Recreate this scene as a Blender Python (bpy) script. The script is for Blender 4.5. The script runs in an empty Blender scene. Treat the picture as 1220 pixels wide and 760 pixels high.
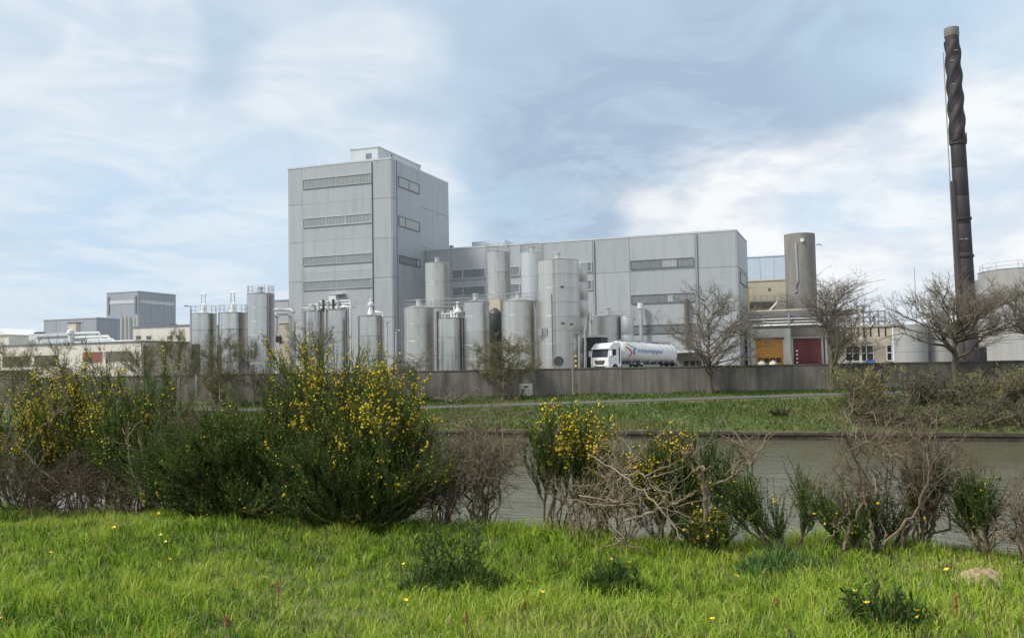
import bpy, math, random
import numpy as np
from mathutils import Matrix, Vector
rad = math.radians
scene = bpy.context.scene
COL = scene.collection

# ------------------------------------------------------------------ camera
# World frame: x runs along the canal, y across it (away from the viewer), z up.
PHI, PITCH, ROLL, FPX, EYE = rad(20.0), math.atan(57.5 / 1110), rad(1.05), 1110.0, 1.6
RM = (Matrix.Rotation(PHI, 3, 'Z') @ Matrix.Rotation(math.pi / 2 + PITCH, 3, 'X') @ Matrix.Rotation(-ROLL, 3, 'Z'))
cam = bpy.data.cameras.new('camera')
cam.sensor_width = 36.0
cam.lens = FPX / 1220 * 36.0
cam.clip_start, cam.clip_end = 0.1, 6000
camo = bpy.data.objects.new('camera', cam)
COL.objects.link(camo)
camo.location = (0, 0, EYE)
camo.rotation_euler = RM.to_euler()
scene.camera = camo


def ray(px, py):
    return RM @ Vector(((px - 610) / FPX, -(py - 380) / FPX, -1.0))


def hit(px, py, t):                      # where a sight line meets the plane y = t
    d = ray(px, py)
    k = t / d.y
    return d.x * k, EYE + d.z * k


def hitx(px, py, x):                     # where it meets the plane x = const
    d = ray(px, py)
    k = x / d.x
    return d.y * k, EYE + d.z * k


def hory(px):
    return 437.5 - (px - 610) * math.tan(ROLL)


def xat(px, t):
    return hit(px, hory(px), t)[0]


def scl(px, t):                          # metres per pixel there
    d = ray(px, hory(px))
    return (t / d.y) / FPX


# ------------------------------------------------------------------ world, sun
SUN_EL, SUN_AZ_CAM = 50.0, (-0.93, -0.36)
sx, sy = SUN_AZ_CAM
n_ = math.hypot(sx, sy)
sx, sy = sx / n_, sy / n_
wx, wy = sx * math.cos(PHI) - sy * math.sin(PHI), sx * math.sin(PHI) + sy * math.cos(PHI)
sun_dir = Vector((wx * math.cos(rad(SUN_EL)), wy * math.cos(rad(SUN_EL)), math.sin(rad(SUN_EL))))
world = bpy.data.worlds.new('World')
scene.world = world
world.use_nodes = True
NT = world.node_tree
NT.nodes.clear()


class G:                                  # tiny node-graph helper
    def __init__(s, nt):
        s.nt = nt

    def n(s, typ, **kw):
        nd = s.nt.nodes.new(typ)
        for k, v in kw.items():
            setattr(nd, k, v)
        return nd

    def set(s, sock, v):
        if isinstance(v, bpy.types.NodeSocket):
            s.nt.links.new(v, sock)
        else:
            sock.default_value = v

    def math(s, op, a, b=0.0, c=0.0, clamp=False):
        nd = s.n('ShaderNodeMath', operation=op, use_clamp=clamp)
        s.set(nd.inputs[0], a); s.set(nd.inputs[1], b); s.set(nd.inputs[2], c)
        return nd.outputs[0]

    def vmath(s, op, a, b=(0, 0, 0)):
        nd = s.n('ShaderNodeVectorMath', operation=op)
        s.set(nd.inputs[0], a); s.set(nd.inputs[1], b)
        return nd.outputs['Value'] if op == 'DOT_PRODUCT' else nd.outputs[0]

    def maprange(s, v, a, b, c=0.0, d=1.0, smooth=True):
        nd = s.n('ShaderNodeMapRange')
        nd.interpolation_type = 'SMOOTHSTEP' if smooth else 'LINEAR'
        for i, q in enumerate((v, a, b, c, d)):
            s.set(nd.inputs[i], q)
        return nd.outputs[0]

    def mix(s, f, a, b, blend='MIX'):
        nd = s.n('ShaderNodeMix', data_type='RGBA', blend_type=blend)
        s.set(nd.inputs['Factor'], f)
        s.set(nd.inputs[6], a); s.set(nd.inputs[7], b)
        return nd.outputs[2]

    def noise(s, vec, scale, detail=4.0, rough=0.5, dist=0.0):
        nd = s.n('ShaderNodeTexNoise')
        s.set(nd.inputs['Vector'], vec)
        nd.inputs['Scale'].default_value = scale
        nd.inputs['Detail'].default_value = detail
        nd.inputs['Roughness'].default_value = rough
        nd.inputs['Distortion'].default_value = dist
        return nd.outputs['Fac']


g = G(NT)
sky = g.n('ShaderNodeTexSky', sky_type='NISHITA')
sky.sun_disc = False
sky.sun_elevation = rad(SUN_EL)
sky.sun_rotation = math.atan2(wx, wy)
sky.altitude, sky.air_density, sky.dust_density, sky.ozone_density = 0, 1.0, 1.2, 1.0
tc = g.n('ShaderNodeTexCoord')
D = g.vmath('NORMALIZE', tc.outputs['Generated'])
sep = g.n('ShaderNodeSeparateXYZ')
NT.links.new(D, sep.inputs[0])
zz = g.math('MAXIMUM', sep.outputs[2], 0.0)
inv = g.math('DIVIDE', 1.0, g.math('ADD', zz, 0.13))
comb = g.n('ShaderNodeCombineXYZ')
g.set(comb.inputs[0], g.math('MULTIPLY', sep.outputs[0], inv))
g.set(comb.inputs[1], g.math('MULTIPLY', sep.outputs[1], inv))
PL = comb.outputs[0]


def blob(px, py, r_in, r_out):
    d = ray(px, py).normalized()
    dd = g.vmath('DOT_PRODUCT', D, tuple(d))
    return g.maprange(dd, math.cos(rad(r_out)), math.cos(rad(r_in)))


def total(lst):
    o = lst[0]
    for b in lst[1:]:
        o = g.math('ADD', o, b)
    return o


n1 = g.noise(PL, 0.75, 7, 0.55, 0.6)       # big soft sheets
n2 = g.noise(PL, 2.3, 7, 0.58, 0.8)        # streaks
mp = g.n('ShaderNodeMapping')
g.set(mp.inputs['Vector'], D)
mp.inputs['Scale'].default_value = (1.0, 1.0, 2.6)
n3 = g.noise(mp.outputs[0], 6.5, 9, 0.6, 0.25)   # cumulus near the horizon
dark = total([g.math('MULTIPLY', blob(*a), w) for a, w in (
    ((900, 130, 1, 14), 0.58), ((760, 200, 1, 12), 0.48), ((1010, 90, 1, 10), 0.28), ((640, 90, 1, 9), 0.10),
    ((235, 55, 0, 5), 0.13), ((560, 30, 1, 10), 0.16), ((650, 235, 0, 7), 0.30), ((400, 60, 1, 9), .08), ((40, 110, 0, 4), .12))])
lite = total([g.math('MULTIPLY', blob(*a), w) for a, w in (
    ((160, 15, 0, 4), .28), ((168, 55, 0, 4), .28), ((145, 100, 0, 4), .28), ((112, 138, 0, 4), .28), ((70, 170, 0, 5), .28), ((25, 190, 0, 5), .25), ((325, 98, 0, 3), .16), ((360, 86, 0, 3), .17), ((398, 76, 0, 3), .18), ((440, 58, 0, 3.2), .18), ((490, 66, 0, 3.2), .15), ((200, 225, 1, 9), 0.22), ((450, 160, 1, 9), 0.12),
    ((760, 100, 0, 3), 0.12), ((1090, 75, 0, 3), 0.25), ((1205, 170, 1, 8), 0.40), ((1000, 235, 1, 6), 0.25))])
low = total([g.math('MULTIPLY', blob(*a), w) for a, w in (
    ((1010, 330, 3, 11), 1.0), ((1180, 310, 4, 12), 1.0), ((850, 262, 1, 7), 0.8), ((960, 285, 1, 6), .5), ((1215, 200, 1, 7), 0.7), ((720, 275, 0, 5), .4))])
blue = total([g.math('MULTIPLY', blob(*a), w) for a, w in (
    ((985, 243, 0, 3.5), 0.7), ((1070, 225, 0, 4), 0.55), ((1175, 222, 0, 4), 0.6), ((1040, 25, 0, 7), 0.4), ((1170, 20, 1, 7), .5), ((240, 320, 2, 11), 0.65), ((60, 290, 1, 9), 0.5), ((1100, 330, 0, 4), .1))])
veil = g.maprange(g.math('ADD', n1, g.math('SUBTRACT', lite, g.math('MULTIPLY', dark, 0.75))), 0.22, 0.66)
veil2 = g.math('MULTIPLY', veil, g.maprange(n2, 0.30, 0.66, 0.38, 1.0))
SKYS = 0.062
blue_sky = g.mix(1.0, sky.outputs[0], (1.0, 1.0, 1.0, 1), 'MULTIPLY')
haze_blue = (3.75, 4.7, 5.6, 1)
grey_blue = (2.65, 3.42, 4.4, 1)
white = (5.75, 6.05, 6.3, 1)
c = g.mix(0.80, blue_sky, haze_blue)
dk = g.math('MULTIPLY', dark, g.maprange(g.noise(PL, 2.1, 8, 0.62, 1.2), 0.30, 0.66, 1.6, 0.35))
c = g.mix(g.math('MINIMUM', dk, 0.95, clamp=True), c, grey_blue)
c = g.mix(g.math('MULTIPLY', veil2, 0.8), c, white)
cum = g.maprange(g.math('ADD', n3, g.math('MULTIPLY', g.math('SUBTRACT', low, 0.6), 0.55)), 0.28, 0.62)
cum = g.math('MULTIPLY', cum, g.math('MINIMUM', low, 1.0))
shade_c = g.mix(g.maprange(g.noise(mp.outputs[0], 11.0, 6, 0.6, 0.2), 0.38, 0.62), (5.0, 5.4, 5.9, 1), (6.5, 6.6, 6.6, 1))
c = g.mix(g.math('MULTIPLY', cum, 0.92), c, shade_c)
c = g.mix(g.math('MULTIPLY', blue, g.maprange(n2, 0.35, 0.6, 1.0, 0.35)), c, (3.7, 4.8, 5.9, 1))
# pale band right above the horizon all round
c = g.mix(g.maprange(sep.outputs[2], 0.0, 0.13, 0.55, 0.0), c, (5.0, 5.5, 5.95, 1))
bg = g.n('ShaderNodeBackground')
NT.links.new(c, bg.inputs['Color'])
bg.inputs['Strength'].default_value = SKYS
wo = g.n('ShaderNodeOutputWorld')
NT.links.new(bg.outputs[0], wo.inputs[0])

sl = bpy.data.lights.new('sun', 'SUN')
sl.energy, sl.angle, sl.color = 1.5, rad(11.0), (1.0, 0.95, 0.87)
so = bpy.data.objects.new('sun', sl)
COL.objects.link(so)
so.rotation_euler = sun_dir.to_track_quat('Z', 'Y').to_euler()

vs = scene.view_settings
vs.view_transform, vs.look, vs.gamma, vs.exposure = 'Standard', 'None', 1.0, 1.3
scene.cycles.max_bounces = 6
scene.cycles.transparent_max_bounces = 8


# ------------------------------------------------------------------ materials
def mat(name, base, rough=0.7, metal=0.0, var=0.12, scale=1.0, stretch=(1, 1, 1), bump=0.0, bscale=20.0, bdist=0.02,
        stain=None, stain_amt=0.5, stain_scale=0.4, stain_stretch=(1, 1, 1), rnd=0.0, tint=None, transl=0.0, spec=0.5,
        stain_range=(0.48, 0.68), coord='Object'):
    m = bpy.data.materials.new(name)
    m.use_nodes = True
    nt = m.node_tree
    q = G(nt)
    b = nt.nodes['Principled BSDF']
    b.inputs['Roughness'].default_value = rough
    b.inputs['Metallic'].default_value = metal
    b.inputs['Specular IOR Level'].default_value = spec
    t = q.n('ShaderNodeTexCoord')
    vec = t.outputs['Object']
    if coord == 'World':
        vec = q.n('ShaderNodeNewGeometry').outputs['Position']

    def mapped(st):
        if st == (1, 1, 1):
            return vec
        mm = q.n('ShaderNodeMapping')
        q.set(mm.inputs['Vector'], vec)
        mm.inputs['Scale'].default_value = st
        return mm.outputs[0]
    lo = tuple(x * (1 - var) for x in base) + (1,)
    hi = tuple(min(1, x * (1 + var)) for x in base) + (1,)
    col = q.mix(q.maprange(q.noise(mapped(stretch), scale, 5, 0.6), 0.3, 0.7), lo, hi)
    if tint is not None:
        at = q.n('ShaderNodeAttribute', attribute_name='tint')
        cr = q.n('ShaderNodeValToRGB')
        el = cr.color_ramp.elements
        el[0].position, el[0].color = tint[0][0], tint[0][1] + (1,)
        el[1].position, el[1].color = tint[1][0], tint[1][1] + (1,)
        for p, cc in tint[2:]:
            e = el.new(p)
            e.color = cc + (1,)
        nt.links.new(at.outputs['Fac'], cr.inputs[0])
        col = cr.outputs[0]
    if stain is not None:
        f = q.maprange(q.noise(mapped(stain_stretch), stain_scale, 6, 0.6), stain_range[0], stain_range[1], 0, stain_amt)
        col = q.mix(f, col, tuple(stain) + (1,))
    if rnd:
        oi = q.n('ShaderNodeObjectInfo')
        k = q.maprange(oi.outputs['Random'], 0, 1, 1 - rnd, 1 + rnd, smooth=False)
        cb = q.n('ShaderNodeCombineXYZ')
        for i in range(3):
            q.set(cb.inputs[i], k)
        col = q.mix(1.0, col, cb.outputs[0], 'MULTIPLY')
    nt.links.new(col, b.inputs['Base Color'])
    if bump:
        bn = q.n('ShaderNodeBump')
        bn.inputs['Strength'].default_value = bump
        bn.inputs['Distance'].default_value = bdist
        q.set(bn.inputs['Height'], q.noise(mapped(stretch), bscale, 6, 0.6))
        nt.links.new(bn.outputs[0], b.inputs['Normal'])
    if transl:
        tr = q.n('ShaderNodeBsdfTranslucent')
        nt.links.new(col, tr.inputs[0])
        ms = q.n('ShaderNodeMixShader')
        ms.inputs[0].default_value = transl
        nt.links.new(b.outputs[0], ms.inputs[1])
        nt.links.new(tr.outputs[0], ms.inputs[2])
        nt.links.new(ms.outputs[0], nt.nodes['Material Output'].inputs[0])
    return m


M = {}
M['clad'] = mat('grey_cladding', (0.41, 0.43, 0.445), 0.5, 0.0, 0.028, 5.0, (1, 1, 0.05), stain=(0.34, 0.352, 0.355), stain_amt=0.65,
                stain_scale=0.9, stain_stretch=(1, 1, 0.12), rnd=0.05)
M['clad_dark'] = mat('dark_trim', (0.19, 0.205, 0.215), 0.5, 0.0, 0.1, 2)
M['clad_light'] = mat('light_cladding', (0.56, 0.58, 0.59), 0.55, 0, 0.05, 2, stain=(0.42, 0.43, 0.43), stain_amt=.4, stain_stretch=(1, 1, .1), rnd=.03)
M['shed'] = mat('blue_grey_sheet', (0.34, 0.37, 0.40), 0.5, 0.0, 0.06, 3, (1, 1, 0.05), rnd=0.04)
M['sheetblue'] = mat('pale_blue_sheet', (0.47, 0.545, 0.62), 0.55, 0, 0.05, 3, (1, 1, .05), rnd=.02)
M['glass_tower'] = mat('tower_profile_glass', (0.30, 0.32, 0.315), 0.35, 0.0, 0.14, 5.0, (3, 3, 0.15), rnd=0.05)
M['glass'] = mat('profile_glass', (0.24, 0.255, 0.26), 0.25, 0.0, 0.22, 5.0, (3, 3, 0.15), rnd=0.12)
M['glass_pale'] = mat('pale_panel', (0.44, 0.455, 0.44), 0.6, 0, 0.05, 3)
M['glass_dark'] = mat('dark_glass', (0.03, 0.033, 0.03), 0.15, 0, 0.4, 0.9, rnd=.2)
M['glass_khaki'] = mat('blind_glass', (0.13, 0.11, 0.07), 0.35, 0, 0.25, 1.2, rnd=.15)
M['steel'] = mat('stainless_steel', (0.66, 0.65, 0.625), 0.24, 1.0, 0.14, 1.6, (1, 1, 0.05), stain=(0.24, 0.225, 0.20), stain_amt=0.75,
                 stain_scale=0.75, stain_stretch=(1, 1, 0.07), rnd=0.06, bump=0.08, bscale=8)  # stain streaks, strengthened in colour to stand in for dark reflections on silo sides
M['steel_dull'] = mat('dull_steel', (0.61, 0.60, 0.57), 0.36, 0.75, 0.13, 1.6, (1, 1, 0.06), stain=(0.25, 0.23, 0.195), stain_amt=0.65,
                      stain_scale=0.8, stain_stretch=(1, 1, 0.08), rnd=0.05, bump=0.08, bscale=8)
M['tank_grey'] = mat('tank_grey', (0.36, 0.355, 0.34), 0.75, 0, 0.08, 1.2, (1, 1, .08), stain=(0.22, 0.21, 0.19), stain_amt=.55, stain_scale=.6, stain_stretch=(1, 1, .08), rnd=.05)
M['steel_pale'] = mat('pale_steel', (0.58, 0.60, 0.61), 0.4, 0.5, 0.06, 2, (1, 1, .07), stain=(0.45, 0.45, 0.43), stain_amt=.4, stain_scale=1, stain_stretch=(1, 1, .08), rnd=.04)
M['steel_dark'] = mat('dark_steel', (0.07, 0.075, 0.075), 0.45, 0.4, 0.2, 2, rnd=.1)
M['concrete_silo'] = mat('weathered_silo', (0.255, 0.242, 0.22), 0.75, 0, 0.12, 1.6, (1, 1, .1), stain=(0.15, 0.135, 0.11), stain_amt=.6, stain_scale=.8, stain_stretch=(1, 1, .12), bump=.15, bscale=5)
M['bridge_pipe'] = mat('bridge_pipe', (0.17, 0.165, 0.15), 0.5, 0.3, 0.15, 2, rnd=.2)
M['pipe'] = mat('pipe_metal', (0.55, 0.55, 0.53), 0.4, 0.5, 0.1, 2, rnd=.1)
M['pipe_white'] = mat('pipe_white', (0.72, 0.72, 0.70), 0.5, 0, 0.06, 2)
M['galv'] = mat('galvanised', (0.34, 0.34, 0.335), 0.5, 0.5, 0.1, 3)
M['yellow'] = mat('yellow_paint', (0.70, 0.47, 0.05), 0.5, 0, 0.1, 2)
M['black'] = mat('black_paint', (0.02, 0.02, 0.02), 0.5, 0, 0.2, 2)
M['cream'] = mat('cream_render', (0.55, 0.49, 0.385), 0.85, 0, 0.07, 0.8, stain=(0.38, 0.33, 0.25), stain_amt=.55, stain_scale=.5, stain_stretch=(1, 1, .25), bump=.1, bscale=12, rnd=.02)
M['cream_light'] = mat('pale_cream', (0.68, 0.64, 0.55), 0.85, 0, 0.06, 0.8, stain=(0.48, 0.44, 0.36), stain_amt=.5, stain_scale=.5, stain_stretch=(1, 1, .25), rnd=.02)
M['cream_lifted'] = mat('shade_lifted_cream', (0.80, 0.77, 0.69), 0.85, 0, 0.05, 0.8, stain=(0.55, 0.5, 0.4), stain_amt=.4, stain_scale=.5, stain_stretch=(1, 1, .25))  # pale cream brightened in its colour to offset the pipe bridge's shade
M['brown_wall'] = mat('brown_panel', (0.15, 0.135, 0.11), 0.8, 0, 0.12, 1.2)
M['orange'] = mat('orange_door', (0.80, 0.36, 0.05), 0.5, 0, 0.06, 2, rnd=.03)
M['red'] = mat('red_door', (0.105, 0.02, 0.022), 0.55, 0, 0.1, 2, (1, 1, .2), rnd=.04)
M['redpanel'] = mat('red_panel', (0.27, 0.095, 0.075), 0.6, 0, 0.1, 2)
M['concrete'] = mat('wall_concrete', (0.15, 0.14, 0.122), 0.9, 0, 0.18, 1.5, (1, 1, .3), stain=(0.075, 0.066, 0.052), stain_amt=0.75, stain_scale=1.0,
                    stain_stretch=(1, 1, 0.10), stain_range=(.42, .66), bump=.35, bscale=14, rnd=0.08, coord='World')
M['coping'] = mat('coping', (0.11, 0.098, 0.08), 0.9, 0, 0.2, 1.5, coord='World')
M['door_grey'] = mat('grey_door', (0.42, 0.42, 0.39), 0.6, 0, 0.06, 2)
M['asphalt'] = mat('path_asphalt', (0.13, 0.13, 0.12), 1.0, 0, 0.12, 3, bump=.1, coord='World', spec=.03)
M['quay'] = mat('quay_stone', (0.065, 0.052, 0.038), 0.9, 0, 0.35, 1.2, (1, 1, .4), bump=.4, bscale=5, bdist=.1, rnd=.2, coord='World')
M['quaycap'] = mat('quay_cap', (0.075, 0.06, 0.045), 0.9, 0, 0.25, 1.5, bump=.3, bscale=5, bdist=.05, rnd=.15, coord='World')
M['yard'] = mat('yard_concrete', (0.25, 0.245, 0.23), 0.9, 0, 0.15, .3, coord='World')
M['lawn'] = mat('lawn_soil', (0.10, 0.115, 0.03), 0.95, 0, 0.35, 6, bump=.5, bscale=20, coord='World')
M['bank'] = mat('bank_grass', (0.095, 0.125, 0.03), 0.95, 0, 0.35, 1.1, stain=(0.15, 0.125, 0.055), stain_amt=.85, stain_scale=.16, stain_stretch=(.5, 1.6, 1),
                stain_range=(.44, .6), bump=.9, bscale=3, bdist=.3, coord='World')
M['mud'] = mat('bank_mud', (0.09, 0.075, 0.045), 0.95, 0, 0.3, 2, bump=.5, bscale=5, coord='World')
M['white'] = mat('white_paint', (0.80, 0.80, 0.78), 0.35, 0, 0.03, 2)
M['tankwhite'] = mat('tank_white', (0.74, 0.735, 0.70), 0.35, 0.1, 0.04, 1.5, stain=(0.48, 0.46, 0.40), stain_amt=.45, stain_scale=.8, stain_stretch=(3, 1, .5))
M['rubber'] = mat('tyre_rubber', (0.02, 0.02, 0.02), 0.85, 0, 0.2, 4)
M['windscreen'] = mat('windscreen', (0.03, 0.04, 0.045), 0.08, 0, 0.3, 1.0)
M['print_blue'] = mat('print_blue', (0.06, 0.16, 0.50), 0.5, 0, 0.05)
M['print_red'] = mat('print_red', (0.55, 0.05, 0.05), 0.5, 0, 0.05)
M['print_green'] = mat('print_green', (0.20, 0.42, 0.10), 0.5, 0, 0.05)
M['lamp'] = mat('headlamp_glass', (0.6, 0.62, 0.62), 0.15, 0.3, 0.1)
M['chimney'] = mat('chimney_shell', (0.040, 0.034, 0.037), 0.65, 0.1, 0.25, 1.5, (1, 1, .15), stain=(0.06, 0.045, 0.042), stain_amt=.6, stain_scale=.35, stain_stretch=(1.5, 1.5, .25), rnd=.08)
M['chimney_red'] = mat('chimney_casing', (0.062, 0.046, 0.043), 0.7, 0, 0.25, 1.5, (1, 1, .15))
M['cap'] = mat('chimney_cap', (0.24, 0.22, 0.20), 0.7, 0, 0.15, 2)
M['bark'] = mat('tree_bark', (0.125, 0.105, 0.07), 0.9, 0, 0.3, 3, (1, 1, .3))
M['bark_green'] = mat('mossy_bark', (0.17, 0.155, 0.085), 0.9, 0, 0.3, 2)
M['twig'] = mat('fine_twigs', (0.20, 0.17, 0.128), 0.9, 0, 0.3, 2)
M['dead'] = mat('dead_wood', (0.25, 0.205, 0.145), 0.9, 0, 0.3, 5, tint=[(0, (0.088, 0.064, 0.040)), (1, (0.41, 0.33, 0.225)), (0.55, (0.195, 0.145, 0.092))])
M['wood'] = mat('shrub_wood', (0.15, 0.11, 0.065), 0.9, 0, 0.3, 5, tint=[(0, (0.07, 0.05, 0.03)), (1, (0.27, 0.20, 0.11))])
M['broom'] = mat('broom_green', (0.06, 0.09, 0.025), 0.7, transl=.25, tint=[(0, (0.034, 0.056, 0.014)), (1, (0.25, 0.31, 0.065)), (.5, (0.105, 0.155, 0.034))], spec=.3)
M['bud'] = mat('spring_buds', (0.15, 0.16, 0.04), 0.8, transl=.3, tint=[(0, (0.17, 0.165, 0.05)), (1, (0.34, 0.33, 0.10))], spec=.2)
M['bramble'] = mat('bramble_leaf', (0.09, 0.07, 0.04), 0.8, transl=.2, tint=[(0, (0.05, 0.05, 0.022)), (1, (0.15, 0.085, 0.05)), (.5, (0.075, 0.08, 0.03))], spec=.2)
M['gorse'] = mat('gorse_yellow', (0.75, 0.50, 0.03), 0.6, transl=.2, tint=[(0, (0.72, 0.43, 0.01)), (1, (0.92, 0.76, 0.08))], spec=.2)
M['grass'] = mat('grass_blade', (0.1, 0.2, 0.03), 0.6, transl=.35, spec=.25,
                 tint=[(0, (0.022, 0.070, 0.008)), (1, (0.52, 0.42, 0.22)), (.35, (0.17, 0.325, 0.02)), (.7, (0.41, 0.53, 0.045)), (.86, (0.40, 0.47, 0.07))])
M['fargrass'] = mat('bank_blade', (0.1, 0.15, 0.03), 0.8, transl=.2, spec=.1, tint=[(0, (0.05, 0.10, 0.02)), (1, (0.20, 0.17, 0.08)), (.5, (0.10, 0.155, 0.032))])
M['weed'] = mat('weed_leaf', (0.06, 0.12, 0.03), 0.6, transl=.3, spec=.3, tint=[(0, (0.025, 0.052, 0.012)), (1, (0.10, 0.175, 0.028))])
M['tuft'] = mat('tuft_blade', (0.08, 0.15, 0.05), 0.6, transl=.25, spec=.3, tint=[(0, (0.05, 0.11, 0.03)), (1, (0.17, 0.29, 0.08))])
M['dock'] = mat('dock_seed', (0.30, 0.10, 0.05), 0.8, var=.3, scale=20)
M['seed'] = mat('seed_head', (0.1, 0.07, 0.03), 0.9, spec=.1, tint=[(0, (0.06, 0.045, 0.018)), (1, (0.25, 0.15, 0.07)), (.5, (0.11, 0.10, 0.025))])
M['petal'] = mat('petal_yellow', (0.80, 0.58, 0.02), 0.5, var=.06)
M['sand'] = mat('sandy_soil', (0.36, 0.27, 0.17), 0.95, 0, 0.25, 14, bump=.8, bscale=30)

# water
wm = bpy.data.materials.new('canal_water')
wm.use_nodes = True
q = G(wm.node_tree)
b = wm.node_tree.nodes['Principled BSDF']
geo = q.n('ShaderNodeNewGeometry')
b.inputs['Base Color'].default_value = (0.125, 0.118, 0.074, 1)
b.inputs['Roughness'].default_value = 0.08
b.inputs['IOR'].default_value = 1.33
mm = q.n('ShaderNodeMapping')
q.set(mm.inputs['Vector'], geo.outputs['Position'])
mm.inputs['Rotation'].default_value = (0, 0, rad(-20))
mm.inputs['Scale'].default_value = (0.55, 1.0, 1.0)
h1 = q.noise(mm.outputs[0], 1.5, 5, 0.55, 0.4)
h2 = q.noise(mm.outputs[0], 5.5, 3, 0.5, 0.2)
h3 = q.noise(mm.outputs[0], 0.12, 2, 0.5, 0.0)
hh = q.math('MULTIPLY', q.math('ADD', h1, q.math('MULTIPLY', h2, 0.3)), q.maprange(h3, 0.35, 0.65, 0.5, 1.1))
bn = q.n('ShaderNodeBump')
bn.inputs['Strength'].default_value = 1.0
bn.inputs['Distance'].default_value = 0.095
q.set(bn.inputs['Height'], hh)
wm.node_tree.links.new(bn.outputs[0], b.inputs['Normal'])
M['water'] = wm


# ------------------------------------------------------------------ mesh helpers
def world_loc(o):
    v = Vector((0, 0, 0))
    while o is not None:
        v = v + Vector(o.location)
        o = o.parent
    return v


def link(o, parent=None):
    COL.objects.link(o)
    if parent is not None:
        o.parent = parent
    return o


def mesh_np(name, V, F, m, parent=None, tint=None, smooth=False, off=True, kind=None):
    V = np.asarray(V, np.float32)
    if off and parent is not None:
        V = V - np.array(world_loc(parent), np.float32)
    me = bpy.data.meshes.new(name)
    F = [np.asarray(f, np.int32) for f in F if len(f)]
    nl = sum(f.size for f in F)
    npol = sum(len(f) for f in F)
    me.vertices.add(len(V)); me.vertices.foreach_set('co', V.ravel())
    me.loops.add(nl); me.loops.foreach_set('vertex_index', np.concatenate([f.ravel() for f in F]))
    me.polygons.add(npol)
    tot = np.concatenate([np.full(len(f), f.shape[1], np.int32) for f in F])
    st = np.concatenate([[0], np.cumsum(tot)[:-1]]).astype(np.int32)
    me.polygons.foreach_set('loop_start', st)
    me.polygons.foreach_set('loop_total', tot)
    if smooth:
        me.polygons.foreach_set('use_smooth', np.ones(npol, bool))
    if tint is not None:
        a = me.attributes.new('tint', 'FLOAT', 'POINT')
        a.data.foreach_set('value', np.asarray(tint, np.float32).ravel())
    me.update(calc_edges=True)
    me.validate()
    me.materials.append(m)
    o = bpy.data.objects.new(name, me)
    if kind:
        o['kind'] = kind
    return link(o, parent)


class MB:
    def __init__(s):
        s.v, s.f = [], []

    def add(s, vs_, fs):
        k = len(s.v)
        s.v += [tuple(p) for p in vs_]
        s.f += [tuple(i + k for i in f) for f in fs]
        return s

    def box(s, x0, x1, y0, y1, z0, z1):
        return s.add([(x0, y0, z0), (x1, y0, z0), (x1, y1, z0), (x0, y1, z0), (x0, y0, z1), (x1, y0, z1), (x1, y1, z1), (x0, y1, z1)],
                     [(0, 3, 2, 1), (4, 5, 6, 7), (0, 1, 5, 4), (1, 2, 6, 5), (2, 3, 7, 6), (3, 0, 4, 7)])

    def tube(s, pts, r, n=6, caps=True, r1=None):
        P = [Vector(p) for p in pts]
        rings = []
        for i, p in enumerate(P):
            a = P[max(i - 1, 0)]; b_ = P[min(i + 1, len(P) - 1)]
            T = (b_ - a).normalized()
            ref = Vector((0, 0, 1)) if abs(T.z) < 0.9 else Vector((1, 0, 0))
            u = T.cross(ref).normalized(); w = T.cross(u)
            rr = r if r1 is None else r + (r1 - r) * i / (len(P) - 1)
            rings.append([p + rr * (math.cos(k * 2 * math.pi / n) * u + math.sin(k * 2 * math.pi / n) * w) for k in range(n)])
        vs_ = [v for rg in rings for v in rg]
        fs = [(i * n + k, i * n + (k + 1) % n, (i + 1) * n + (k + 1) % n, (i + 1) * n + k) for i in range(len(P) - 1) for k in range(n)]
        if caps:
            fs += [tuple(range(n))[::-1], tuple((len(P) - 1) * n + k for k in range(n))]
        return s.add(vs_, fs)

    def lathe(s, prof, cx, cy, n=40, a0=0.0):
        vs_, fs = [], []
        for r, z in prof:
            for k in range(n):
                a = a0 + k * 2 * math.pi / n
                vs_.append((cx + r * math.cos(a), cy + r * math.sin(a), z))
        for i in range(len(prof) - 1):
            for k in range(n):
                fs.append((i * n + k, i * n + (k + 1) % n, (i + 1) * n + (k + 1) % n, (i + 1) * n + k))
        return s.add(vs_, fs)

    def ring(s, cx, cy, z, r, tr, n=32):
        return s.tube([(cx + r * math.cos(k * 2 * math.pi / n), cy + r * math.sin(k * 2 * math.pi / n), z) for k in range(n + 1)], tr, 4, False)

    def prism(s, poly, y0, y1):           # polygon in xz extruded along y
        n = len(poly)
        return s.add([(x, y0, z) for x, z in poly] + [(x, y1, z) for x, z in poly],
                     [tuple(range(n)), tuple(range(2 * n - 1, n - 1, -1))] + [(i, i + n, (i + 1) % n + n, (i + 1) % n) for i in range(n)])

    def build(s, name, m, parent=None, smooth=False, local=False, kind=None):
        V = np.array(s.v, float)
        if parent is not None and not local:
            V = V - np.array(world_loc(parent))
        me = bpy.data.meshes.new(name)
        me.from_pydata(V.tolist(), [], s.f)
        me.materials.append(m)
        if smooth:
            me.polygons.foreach_set('use_smooth', np.ones(len(me.polygons), bool))
            try:
                me.set_sharp_from_angle(angle=rad(35))
            except Exception:
                pass
        me.update()
        o = bpy.data.objects.new(name, me)
        if kind:
            o['kind'] = kind
        return link(o, parent)


def thing(name, label, cat, loc=(0, 0, 0), group=None, rz=0.0):
    o = bpy.data.objects.new(name, None)
    o.empty_display_size = 0.3
    o.location = loc
    o.rotation_euler = (0, 0, rz)
    o['label'], o['category'] = label, cat
    if group:
        o['group'] = group
    return link(o)


def struct(o):
    o['kind'] = 'structure'
    return o


# ------------------------------------------------------------------ terrain
YARD, WALLT, WTOP, WATER = 0.65, 95.0, 1.40, -4.4


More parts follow.
